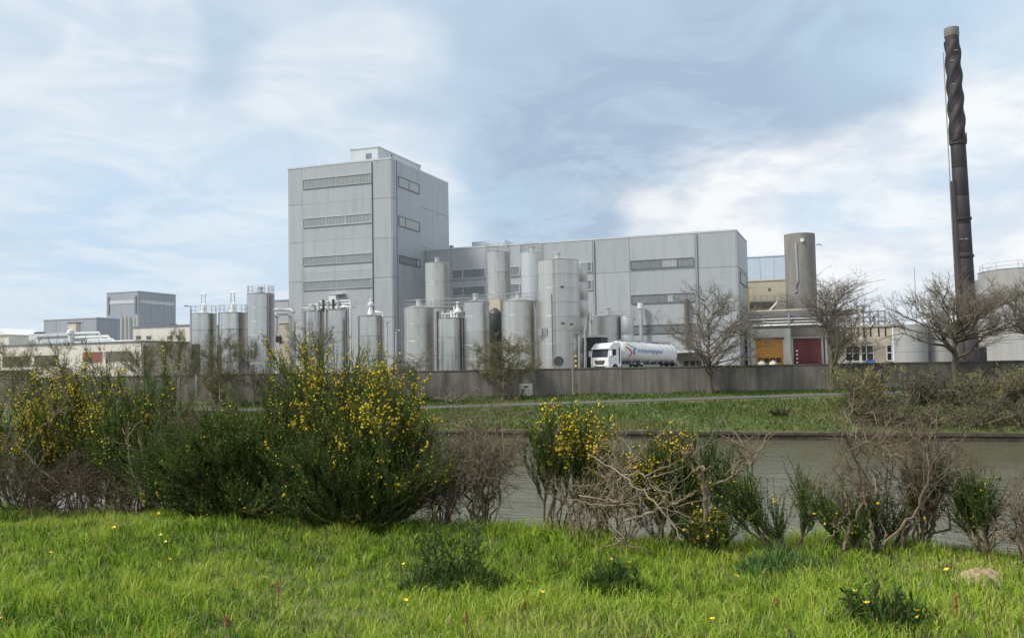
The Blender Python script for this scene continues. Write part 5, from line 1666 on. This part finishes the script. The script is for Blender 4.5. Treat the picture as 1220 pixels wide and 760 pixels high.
# middle: dead tangle and flowering broom
dead_shrub('grey-brown curly dead shrub standing between the biggest broom and the yellow-topped broom', 570, 8.7, 474, 118, 51, 17, 7, 6, tone=.5, tangle=.08, flat=.3, curve=-.25, fine=3)
dead_shrub('short dark dead shrub left of the curly dead shrub, against the big broom', 525, 8.5, 520, 70, 52, 14, 8, 7, tone=.2, tangle=.1, flat=.4)
B('leaning broom on bare stems with a bright yellow top, over the water', 655, 8.75, 474, 100, 44, 10, 9, 14, flow=.75, fl_lo=.55, fl_bias=(.5, 0), lean=(0.13, 0.03), flat=.35, low=.5, dark=.02)
B('small yellow-flowered broom sprig right of the leaning broom', 715, 8.9, 512, 60, 45, 8, 8, 12, flow=.7, fl_lo=.6, lean=(.05, 0), flat=.3, low=.55)
dead_shrub('pale dead branches sprawling left of the forked dead stem', 735, 8.5, 508, 110, 53, 11, 6, 4, tone=.75, tangle=.07, flat=.4, rs=(.006, .013))
B('dark green broom with yellow blossom on top, behind the sprawling dead branches', 782, 8.55, 508, 105, 46, 10, 7, 12, flow=.5, fl_lo=.4, fl_bias=(-.5, 0), dark=.08, flat=.4)
B('spiky dark broom just left of the forked dead stem', 822, 8.7, 495, 85, 47, 6, 6, 10, flow=.05, dark=.12, flat=.3, wlen=1.4, low=.4)
B('low dark broom with a few flowers at the foot of the forked dead stem', 854, 8.3, 594, 72, 48, 6, 6, 9, flow=.14, fl_lo=-.2, dark=.05, flat=.6)
# right
B('upright-twigged dark broom over the water, right of the forked dead stem', 938, 8.45, 550, 125, 49, 8, 6, 10, flow=.03, fl_lo=-.2, dark=.14, flat=.3, wlen=1.5, low=.4, lean=(-.22, 0))
B('dark spiky broom mixed into the big dead shrub at right', 1005, 8.4, 575, 100, 50, 7, 6, 10, flow=.02, fl_lo=-.2, dark=.14, flat=.4, wlen=1.4, low=.4)
dead_shrub('biggest dead shrub, a pale tangle of arching branches over the water at right', 1050, 8.35, 462, 160, 54, 12, 6, 6, tone=.48, tangle=.07, flat=.35, rs=(.006, .014), curve=-.3, fine=3)
dead_shrub('dead shrub with reddish twigs on the right flank of the biggest dead shrub', 1090, 8.6, 472, 110, 55, 8, 6, 6, tone=.34, tangle=.07, flat=.3)
B('small dark broom tucked behind the reddish dead twigs', 1090, 8.6, 530, 60, 56, 5, 5, 9, flow=.008, fl_lo=-.2, dark=.14, flat=.3, wlen=1.3, low=.5)
B('lone small dark broom on thin stems near the right edge', 1160, 8.35, 556, 58, 57, 6, 6, 10, flow=.008, fl_lo=-.2, dark=.14, flat=.3, low=.5, wlen=1.3)
dead_shrub('thin dead twigs below the lone small broom', 1160, 8.3, 580, 90, 58, 6, 5, 4, tone=.35, tangle=.1, flat=.5)
dead_shrub('sparse dead twigs at the right edge of the bank', 1212, 8.2, 560, 60, 59, 8, 6, 5, tone=.3, tangle=.1, flat=.5)
dead_shrub('few dry stalks at the foot of the yellow-topped broom', 690, 8.4, 560, 70, 60, 7, 5, 4, tone=.6, tangle=.08, flat=.3)


def limb_mesh(parent, name, paths, t, m, tint, twig_seed, ntw=5):
    """hand-placed bare limbs: each path is a list of (px, py, radius)"""
    rng_ = np.random.default_rng(twig_seed)
    mbs = []
    for path, dt in paths:
        K = 20
        pts = np.array([(hit(a_, b_, t)[0], t + dt * i / (len(path) - 1), hit(a_, b_, t)[1]) for i, (a_, b_, r_) in enumerate(path)])
        rads = np.array([p[2] for p in path])
        f = np.linspace(0, len(path) - 1, K)
        P = np.stack([np.interp(f, np.arange(len(path)), pts[:, i]) for i in range(3)], 1)
        P[1:-1] += rng_.normal(0, .011, (K - 2, 3))
        R = np.interp(f, np.arange(len(path)), rads) * .68
        R = R * rng_.uniform(.82, 1.18, K)
        v, q_ = tubes(P[None], R[None], 6)
        mesh_np(name, v, [q_], M[m], parent, tint=np.clip(tint + rng_.normal(0, .08, len(v)), 0, 1), smooth=True)
        if ntw:
            P1, _, _ = grow(rng_, P[None], ntw + 3, .25, 1, (.10, .38), .6, .7, .35, K=5, wig=.08)
            P2, _, _ = grow(rng_, P1, 3, .3, 1, (.05, .15), .7, .7, .2, K=4, wig=.07)
            v1, q1 = tubes(P1, taper(len(P1), 5, np.full(len(P1), .006), .0025), 4)
            v2, q2 = tubes(P2, taper(len(P2), 4, np.full(len(P2), .003), .0015), 3)
            mbs += [(v1, q1), (v2, q2)]
    if mbs:
        v, q_ = cat(*mbs)
        mesh_np('twigs', v, [q_], M[m], parent, tint=np.full(len(v), tint - .1), kind='stuff')


t_ = 8.15
ds = thing('dead_sapling', 'forked bare dead stem, one long limb reaching right over the water', 'dead tree', (xat(842, t_), t_, float(gh(xat(842, t_), t_))), None)
limb_mesh(ds, 'branch', [([(843, 650, .034), (841, 610, .030), (838, 575, .026), (837, 555, .022), (829, 560, .010), (820, 545, .007)], -.05)], t_, 'dead', .62, 1, 4)
limb_mesh(ds, 'branch', [([(839, 588, .022), (850, 578, .020), (872, 570, .018), (893, 555, .014), (906, 535, .010), (916, 518, .006)], .25),
                         ([(838, 570, .016), (832, 550, .013), (824, 530, .010), (818, 543, .004)], -.1),
                         ([(872, 570, .011), (873, 555, .008), (880, 545, .005)], .1), ([(893, 556, .010), (890, 540, .006), (884, 528, .004)], .1)], t_, 'dead', .66, 2, 5)
fl = thing('fallen_branch', 'pale fallen branches lying across the bank below the sprawling dead shrub', 'branch', (xat(760, 7.9), 7.9, float(gh(xat(760, 7.9), 7.9))), None)
limb_mesh(fl, 'branch', [([(745, 620, .016), (770, 612, .017), (792, 608, .014), (820, 594, .008)], .2), ([(690, 590, .010), (735, 598, .014), (752, 614, .014)], .2),
                         ([(700, 540, .008), (745, 568, .010), (785, 600, .012), (816, 641, .010)], -.1), ([(735, 572, .008), (760, 560, .010), (780, 585, .010), (800, 600, .008)], .1),
                         ([(680, 596, .007), (730, 604, .010), (748, 618, .010)], .15), ([(745, 622, .012), (740, 640, .010), (745, 650, .006)], 0)], 7.95, 'dead', .8, 3, 5)
ps = thing('dry_stalk', 'pale crooked bare stem under the dark broom in the left thicket', 'stem', (xat(170, 8.3), 8.3, float(gh(xat(170, 8.3), 8.3))), None)
limb_mesh(ps, 'branch', [([(172, 603, .026), (166, 585, .022), (155, 562, .018), (148, 540, .014), (146, 528, .010), (138, 510, .006)], .1), ([(170, 600, .018), (168, 575, .014), (160, 555, .010), (150, 520, .006)], .2)], 8.25, 'dead', .66, 4, 3)
ps = thing('dry_stalk', 'bent dry stems in front of the brown tangle at left', 'stem', (xat(40, 8.6), 8.6, float(gh(xat(40, 8.6), 8.6))), None)
limb_mesh(ps, 'branch', [([(70, 575, .010), (45, 560, .011), (28, 540, .009), (10, 530, .006)], .1), ([(28, 540, .008), (45, 510, .008), (60, 492, .005)], .1)], 8.6, 'dead', .55, 5, 4)
ps = thing('dry_stalk', 'bowed brown stems of the yellow-topped broom', 'stem', (xat(690, 8.5), 8.5, float(gh(xat(690, 8.5), 8.5))), None)
limb_mesh(ps, 'branch', [([(692, 628, .014), (676, 605, .013), (660, 580, .012), (648, 555, .009), (640, 530, .006)], .2), ([(684, 628, .012), (672, 600, .011), (655, 570, .008)], .2), ([(695, 625, .010), (690, 600, .008), (680, 570, .006)], .2)], 8.45, 'dead', .42, 6, 3)
ps = thing('dry_stalk', 'crossing thick dead stems at the foot of the biggest dead shrub', 'stem', (xat(1045, 8.1), 8.1, float(gh(xat(1045, 8.1), 8.1))), None)
limb_mesh(ps, 'branch', [([(1005, 655, .022), (1012, 630, .020), (1030, 600, .017), (1045, 580, .012)], .2), ([(1040, 655, .016), (1036, 620, .014), (1030, 590, .010)], .1), ([(1052, 650, .020), (1080, 625, .019), (1100, 600, .016), (1106, 565, .012), (1112, 520, .008), (1122, 480, .005)], .2),
                         ([(980, 650, .010), (1000, 625, .009), (1015, 605, .006)], 0), ([(1010, 535, .006), (1030, 527, .010), (1055, 532, .010), (1080, 560, .007)], 0)], 8.05, 'dead', .45, 7, 4)


# far-bank hedge shrubs at right
def far_shrub(label, px, t, ytop, wpx, seed, m, leaf=6, stems=18, lsize=.16, zb=None, group='hedge shrubs on the far bank', nbr=8, nwh=6):
    rng_ = np.random.default_rng(seed)
    x0_ = xat(px, t)
    if zb is None:
        f_ = np.clip((t - 75.7) / 10.8, 0, 1)
        zb = -3.86 + (float(path_z(x0_)) + 3.86) * f_ ** .85 if t < 89 else float(base_z(x0_)) - .3
    H = hit(px, ytop, t)[1] - zb
    Wd = wpx * scl(px, t)
    d_ = thing('hedge_shrub', label, 'shrub', (x0_, t, zb), group)
    P0 = shrub_core(rng_, x0_, t, zb, H * .9, Wd * .9, stems, flat=.35, depth=.5)
    P1, _, _ = grow(rng_, P0, nbr, .1, 1, (H * .12, H * .3), .5, .7, .3, K=4, wig=.06)
    P2, _, _ = grow(rng_, P1, nwh, .1, 1, (H * .06, H * .15), .6, .7, .25, K=3, wig=.06)
    P0, P1, P2 = fit([P0, P1, P2], x0_, t, zb, H, Wd)
    v0, q0 = tubes(P0, taper(len(P0), 7, np.full(len(P0), .045), .015), 4)
    v1, q1 = tubes(P1, taper(len(P1), 4, np.full(len(P1), .02), .01), 3)
    v2, q2 = tubes(P2, taper(len(P2), 3, np.full(len(P2), .013), .007), 3)
    v, q_ = cat((v0, q0), (v1, q1), (v2, q2))
    mesh_np('stems', v, [q_], M['twig'], d_, kind='stuff')
    if leaf:
        lv, lq, st = leaves(rng_, P2, leaf, lsize, .6, .9, .1)
        cl = .5 + .5 * np.sin(st[:, 0] * 2.3 + seed) * np.sin(st[:, 2] * 3 + seed)
        mesh_np('foliage', lv, [lq], M[m], d_, tint=np.repeat(np.clip(.3 * rng_.uniform(0, 1, len(st)) + .7 * cl, 0, 1), 4), kind='stuff')
    return d_


far_shrub('olive-green hedge shrub on the slope where the wall disappears at right', 1028, 82, 433, 74, 71, 'bud', 3, stems=22)
far_shrub('green bush low on the canal slope below the end of the wall', 1040, 77.5, 470, 80, 72, 'bramble', 4, lsize=.13)
far_shrub('brown bramble hedge before the broad spreading tree', 1085, 83, 440, 90, 73, 'bramble', 2)
far_shrub('tall bramble hedge shrub below the thick tree trunk', 1138, 82.5, 440, 90, 74, 'bramble', 2)
far_shrub('bramble hedge shrub right of the thick tree trunk', 1186, 83, 436, 90, 75, 'bud', 2)
far_shrub('bramble hedge shrub at the right edge under the huge tank', 1228, 83, 434, 90, 76, 'bramble', 2)
far_shrub('reddish bramble thicket on the slope near the water at right', 1150, 77.2, 478, 120, 77, 'bramble', 3, lsize=.12)
far_shrub('leafier bramble thicket on the slope at the right edge', 1215, 77.2, 468, 105, 78, 'bramble', 3, lsize=.12)
far_shrub('low bramble clump near the water, left of the reddish thicket', 1090, 77.2, 488, 80, 87, 'bramble', 3, lsize=.12)
far_shrub('thin sapling clump standing among the brambles on the slope', 1172, 81, 440, 60, 79, 'bud', 2, stems=14, nbr=6, nwh=5)
far_shrub('small reddish weed clump standing alone on the grass slope', 926, 80, 487, 26, 80, 'bramble', 3, stems=12, lsize=.1)
far_shrub('low brown scrub under the small budding tree', 612, 92, 462, 40, 81, 'bramble', 2, stems=12, lsize=.1)
far_shrub('brownish shrub before the wall, left of the big broom', 320, 92, 440, 80, 82, 'bramble', 3)
far_shrub('olive shrub before the wall between the two leftmost silos', 262, 91, 430, 50, 83, 'bud', 3)
far_shrub('grey-green shrub before the wall at far left', 120, 90, 425, 90, 84, 'bud', 3)
far_shrub('grey-green shrub at the far left edge before the cream building', 20, 90, 430, 90, 85, 'bud', 3)
far_shrub('pale dry reed clump before the wall, right of the biggest broom', 540, 91, 458, 70, 86, 'bramble', 1, stems=16, lsize=.08)

# ------------------------------------------------------------------ grass
def blades(rng_, x, y, z, h, w, bend, tone):
    n = len(x)
    a_ = rng_.uniform(0, 2 * np.pi, n)
    b_ = rng_.uniform(0, 2 * np.pi, n)
    dx_, dy_ = np.cos(a_), np.sin(a_)
    lx, ly = np.cos(b_) * bend * h, np.sin(b_) * bend * h
    p0 = np.stack([x - dx_ * w / 2, y - dy_ * w / 2, z - .01], 1)
    p1 = np.stack([x + dx_ * w / 2, y + dy_ * w / 2, z - .01], 1)
    m0 = np.stack([x - dx_ * w * .4 + lx * .35, y - dy_ * w * .4 + ly * .35, z + h * .55], 1)
    m1 = np.stack([x + dx_ * w * .4 + lx * .35, y + dy_ * w * .4 + ly * .35, z + h * .55], 1)
    tp = np.stack([x + lx, y + ly, z + h * (1 - .3 * bend)], 1)
    V_ = np.stack([p0, p1, m1, m0, tp], 1).reshape(-1, 3)
    k_ = np.arange(n) * 5
    Q_ = np.stack([k_, k_ + 1, k_ + 2, k_ + 3], 1)
    T_ = np.stack([k_ + 3, k_ + 2, k_ + 4], 1)
    return V_, Q_, T_, np.repeat(tone, 5)


def vnoise(x, y, s, seed):
    r_ = np.random.default_rng(seed)
    tab = r_.uniform(0, 1, (64, 64))
    u, v = x / s + 17.3, y / s + 9.1
    i, j = np.floor(u).astype(int), np.floor(v).astype(int)
    fu, fv = u - i, v - j
    fu, fv = fu * fu * (3 - 2 * fu), fv * fv * (3 - 2 * fv)
    g_ = lambda a_, b_: tab[a_ % 64, b_ % 64]
    return (g_(i, j) * (1 - fu) + g_(i + 1, j) * fu) * (1 - fv) + (g_(i, j + 1) * (1 - fu) + g_(i + 1, j + 1) * fu) * fv


rg = np.random.default_rng(99)
NB = 440000
yc = 3.6 + 9.4 * rg.uniform(0, 1, NB) ** .85
xc = rg.uniform(-1, 1, NB) * (yc * .60 + 3.0)
gx = xc * math.cos(PHI) - yc * math.sin(PHI)
gy = xc * math.sin(PHI) + yc * math.cos(PHI)
ok = gy < 10.2
gx, gy, yc = gx[ok], gy[ok], yc[ok]
big = vnoise(gx, gy, 1.6, 1); mid = vnoise(gx, gy, .45, 2); sml = vnoise(gx, gy, .13, 3); tiny = vnoise(gx, gy, .06, 4)
keep = rg.uniform(0, 1, len(gx)) < .55 + .6 * sml
gx, gy, big, mid, sml, tiny = [q_[keep] for q_ in (gx, gy, big, mid, sml, tiny)]
hgt = .02 + .035 * big + .075 * mid * sml * 1.5 + .06 * tiny * sml
hgt *= rg.uniform(.4, 1.35, len(gx))
hgt = np.where(gy > 8.0, hgt * (1 + np.clip(gy - 8.0, 0, 1) * 1.0), hgt)
tone = np.clip(.34 + .50 * (vnoise(gx, gy, .9, 5) - .3) + .7 * (tiny - .5) + .3 * (sml - .5) + rg.normal(0, .2, len(gx)), 0, .88)
dry = rg.uniform(0, 1, len(gx)) < (.06 + .42 * np.clip(vnoise(gx, gy, 1.1, 6) - .5, 0, 1) * 2)
tone = np.where(dry, rg.uniform(.86, 1.0, len(gx)), tone)
V_, Q_, T_, ti = blades(rg, gx, gy, gh(gx, gy), hgt, rg.uniform(.004, .0095, len(gx)), rg.uniform(.15, 1.1, len(gx)), tone)
o = mesh_np('grass', V_, [Q_, T_], M['grass'], tint=ti)
o['kind'] = 'stuff'; o['label'] = 'bright green meadow grass covering the near bank'; o['category'] = 'grass'
ns = 9000
si = rg.integers(0, len(gx), ns)
sxx, syy = gx[si] + rg.normal(0, .05, ns), gy[si] + rg.normal(0, .05, ns)
okk = (vnoise(sxx, syy, .7, 21) > .42)
sxx, syy = sxx[okk], syy[okk]
V_, Q_, T_, ti = blades(rg, sxx, syy, gh(sxx, syy) + .03, rg.uniform(.05, .11, len(sxx)), rg.uniform(.004, .008, len(sxx)), rg.uniform(.0, .3, len(sxx)), rg.uniform(0, 1, len(sxx)))
o = mesh_np('meadow_seed_heads', V_, [Q_, T_], M['seed'], tint=ti)
o['kind'] = 'stuff'; o['label'] = 'brown seed heads scattered through the meadow grass'; o['category'] = 'grass'
# coarse far-bank grass
rf = np.random.default_rng(7)
nf = 60000
fx_ = rf.uniform(-70, 32, nf); ft = np.concatenate([rf.uniform(75.9, 85.5, int(nf * .72)), rf.uniform(89.7, 94.9, nf - int(nf * .72))])
ff = np.clip((ft - 75.7) / 10.8, 0, 1)
fz = np.where(ft < 88, -3.86 + (path_z(fx_) + 3.83) * ff ** .85, path_z(fx_) + (base_z(fx_) - path_z(fx_)) * (ft - 89.4) / 5.6)
fb = vnoise(fx_, ft, 2.2, 12)
fdry = np.clip(.25 + .7 * (1 - ff) * vnoise(fx_, ft, 7, 13) + .35 * (fb - .5) + rf.normal(0, .12, nf), 0, 1)
fdry = np.where(ft > 89, np.clip(rf.normal(.15, .15, nf), 0, 1), fdry)
V_, Q_, T_, ti = blades(rf, fx_, ft, fz, (.10 + .30 * fb) * rf.uniform(.5, 1.2, nf), rf.uniform(.04, .09, nf), rf.uniform(.1, .6, nf), fdry)
o = mesh_np('bank_grass', V_, [Q_, T_], M['fargrass'], tint=ti)
o['kind'] = 'stuff'; o['label'] = 'rough olive grass on the far canal bank'; o['category'] = 'grass'


# ------------------------------------------------------------------ plants in the meadow
def ground_at(px, py):
    d_ = ray(px, py)
    k_ = 3.0
    for _ in range(40):
        k_ = k_ + .0
        y = d_.y * k_
        z = EYE + d_.z * k_
        g_ = float(gh(d_.x * k_, y))
        k_ += (z - g_) / max(.05, -d_.z) * .8
        if abs(z - g_) < .002:
            break
    return d_.x * k_, d_.y * k_, float(gh(d_.x * k_, d_.y * k_))


def weed(label, px, py, hpx, wpx, seed, upright=7, leafy=60, m='weed', stem_h=1.0, group='leafy weed clumps in the meadow'):
    rng_ = np.random.default_rng(seed)
    x0_, y0_, z0_ = ground_at(px, py)
    sc = math.hypot(x0_, y0_) / FPX
    H, Wd = hpx * sc, wpx * sc
    d_ = thing('weed_plant', label, 'plant', (x0_, y0_, z0_), group)
    n = upright
    P = np.zeros((n, 6, 3))
    s_ = np.linspace(0, 1, 6)
    ax_ = rng_.normal(0, .16, n) * Wd; ay_ = rng_.normal(0, .10, n) * Wd
    hh_ = H * rng_.uniform(.6, 1.0, n) * stem_h
    P[:, :, 0] = x0_ + ax_[:, None] + rng_.normal(0, .12, n)[:, None] * H * s_
    P[:, :, 1] = y0_ + ay_[:, None] + rng_.normal(0, .12, n)[:, None] * H * s_
    P[:, :, 2] = z0_ + hh_[:, None] * s_
    v, q_ = tubes(P, taper(n, 6, np.full(n, .006), .003), 4)
    mesh_np('stems', v, [q_], M['wood'], d_, tint=np.full(len(v), .15), kind='stuff')
    lv, lq, st = leaves(rng_, P, 40, .06, .24, .9, .12)
    mesh_np('stem_leaves', lv, [lq], M[m], d_, tint=np.repeat(rng_.uniform(.2, .9, len(st)), 4), kind='stuff')
    nb = leafy * 9
    a_ = rng_.uniform(0, 2 * np.pi, nb); r_ = np.sqrt(rng_.uniform(0, 1, nb)) * Wd / 2
    bx_, by_ = x0_ + np.cos(a_) * r_, y0_ + np.sin(a_) * r_ * .7
    bh = (.08 + .22 * rng_.uniform(0, 1, nb)) * (1.3 - r_ / (Wd / 2) * .9)
    V_, Q_, T_, ti_ = blades(rng_, bx_, by_, gh(bx_, by_), bh, rng_.uniform(.007, .014, nb), rng_.uniform(.1, .7, nb), np.clip(rng_.normal(.42, .25, nb), 0, 1))
    mesh_np('basal_leaves', V_, [Q_, T_], M[m], d_, tint=ti_, kind='stuff')
    return d_


weed('tallest dark leafy weed clump with upright stalks, centre of the meadow', 540, 702, 90, 140, 101, 20, 110)
weed('dark leafy weed clump right of the tallest one, beside three yellow flowers', 728, 708, 44, 90, 102, 5, 80)
weed('thistle-like weed with thin stalks toward the right of the meadow', 1050, 745, 50, 120, 103, 8, 50)
weed('bluish green tuft of long grass at the bank edge, right of centre', 925, 682, 26, 90, 107, 0 + 1, 90, 'tuft')
weed('coarse tuft at the bank edge under the biggest broom', 440, 622, 22, 80, 108, 2, 40, 'tuft')
weed('sprig of willowy leaves at the bank edge below the yellow-topped broom', 640, 634, 60, 30, 109, 4, 12)

rngf = np.random.default_rng(55)
flowers = [(192, 617), (249, 612), (119, 637), (138, 645), (199, 648), (200, 655), (57, 671), (191, 681), (304, 705), (325, 711), (304, 717), (291, 721), (183, 728), (486, 685), (440, 720), (480, 733), (614, 702), (626, 709), (728, 680), (749, 686), (746, 691), (870, 706), (1022, 728), (1037, 744), (1141, 702), (1090, 757), (1112, 755), (854, 759), (402, 706), (3, 757), (107, 638), (637, 725), (1059, 738)]
proto = None
for (a_, b_) in flowers:
    x_, y_, z_ = ground_at(a_, b_ + 5)
    if proto is None:
        proto = thing('meadow_flower', 'small yellow buttercup flower in the grass', 'flower', (x_, y_, z_), 'yellow flowers in the meadow')
        st_ = MB().tube([(0, 0, 0), (.01, 0, .10), (.005, .004, .165)], .0022, 4).build('stem', M['weed'], proto, local=True)
        mb = MB()
        for k_ in range(5):
            a2 = k_ * 2 * math.pi / 5
            c2, s2 = math.cos(a2), math.sin(a2)
            mb.add([(.005, .004, .165), (.005 + .016 * c2 - .010 * s2, .004 + .016 * s2 + .010 * c2, .176), (.005 + .022 * c2, .004 + .022 * s2, .180), (.005 + .016 * c2 + .010 * s2, .004 + .016 * s2 - .010 * c2, .176)], [(0, 1, 2, 3)])
        mb.build('bloom', M['petal'], proto, local=True)
        kids = list(proto.children)
        root_ = proto
    else:
        root_ = proto.copy(); COL.objects.link(root_)
        root_.location = (x_, y_, z_)
        for kd in kids:
            c_ = kd.copy(); COL.objects.link(c_); c_.parent = root_
    root_.rotation_euler = (rngf.normal(.25, .2), rngf.normal(0, .2), rngf.uniform(0, 6))
    k_ = rngf.uniform(.7, 1.0)
    root_.scale = (k_, k_, k_)

for (a_, b_, h_, lab) in ((556, 754, 26, 'rust-red dock stalk at the bottom edge below the tallest weed'), (270, 757, 22, 'rust-red dock stalk near the bottom edge at left'), (331, 727, 34, 'thin dark seed stalk in the left meadow'), (625, 733, 18, 'short rusty dock stalk right of the tallest weed clump'), (926, 735, 22, 'rusty dock stalk in the right meadow'), (1140, 745, 34, 'thin upright seed stalk below the sandy mound')):
    x_, y_, z_ = ground_at(a_, b_)
    sc = math.hypot(x_, y_) / FPX
    H = h_ * sc
    d_ = thing('dock_stalk', lab, 'plant', (x_, y_, z_), 'seed stalks in the meadow')
    MB().tube([(x_, y_, z_), (x_ + .005, y_, z_ + H * .5), (x_, y_, z_ + H)], .003, 4).build('stem', M['dock'], d_)
    rr2 = np.random.default_rng(a_)
    C = np.stack([x_ + rr2.normal(0, .006, 26), y_ + rr2.normal(0, .006, 26), z_ + H * rr2.uniform(.45, 1, 26)], 1)
    bv, bf = blobs(rr2, C, .007)
    mesh_np('seed_head', bv, [bf], M['dock'], d_, kind='stuff')


def mound(label, px, py, wpx, hpx, name, cat_, m, seed):
    rng_ = np.random.default_rng(seed)
    x0_, y0_, z0_ = ground_at(px, py)
    sc = math.hypot(x0_, y0_) / FPX
    rx, hz_ = wpx / 2 * sc, hpx * sc
    n, k_ = 26, 9
    vs_ = [(x0_, y0_, z0_ + hz_)]
    ca, sa = math.cos(PHI), math.sin(PHI)
    for i in range(1, k_):
        for j in range(n):
            a_ = j * 2 * math.pi / n
            f_ = i / (k_ - 1)
            wob = 1 + .14 * math.sin(3 * a_ + seed) + .08 * math.sin(5 * a_)
            ex, ey = math.cos(a_) * rx * f_ * wob, math.sin(a_) * rx * .8 * f_ * wob
            vs_.append((x0_ + ex * ca - ey * sa, y0_ + ex * sa + ey * ca, z0_ - .02 + (hz_ + .02) * (1 - f_ ** 2) + rng_.normal(0, .010)))
    fs = [(0, 1 + j, 1 + (j + 1) % n) for j in range(n)]
    for i in range(k_ - 2):
        for j in range(n):
            fs.append((1 + i * n + j, 1 + (i + 1) * n + j, 1 + (i + 1) * n + (j + 1) % n, 1 + i * n + (j + 1) % n))
    o_ = MB().add(vs_, fs).build(name, M[m], None, True)
    o_['label'], o_['category'] = label, cat_
    return o_


mound('pale sandy molehill on the grass at the right edge of the bank', 1168, 694, 66, 14, 'molehill', 'molehill', 'sand', 2)
mound('small pale patch of bare sand in the grass under the biggest broom', 468, 627, 34, 6, 'sand_patch', 'molehill', 'sand', 5)
# far trees at the left horizon, faint and small
for i, (p_, y_, w_) in enumerate(((24, 398, 30), (38, 401, 24), (12, 402, 22))):
    bare_tree(('hazy bare tree on the horizon right of the white shed', 'small hazy bare tree near the roof cabin at far left', 'small hazy bare tree before the white shed')[i], p_, 185, YARD, y_, w_, 1.6, 60 + i, limbs=14, group='distant bare trees at far left', density=.7)
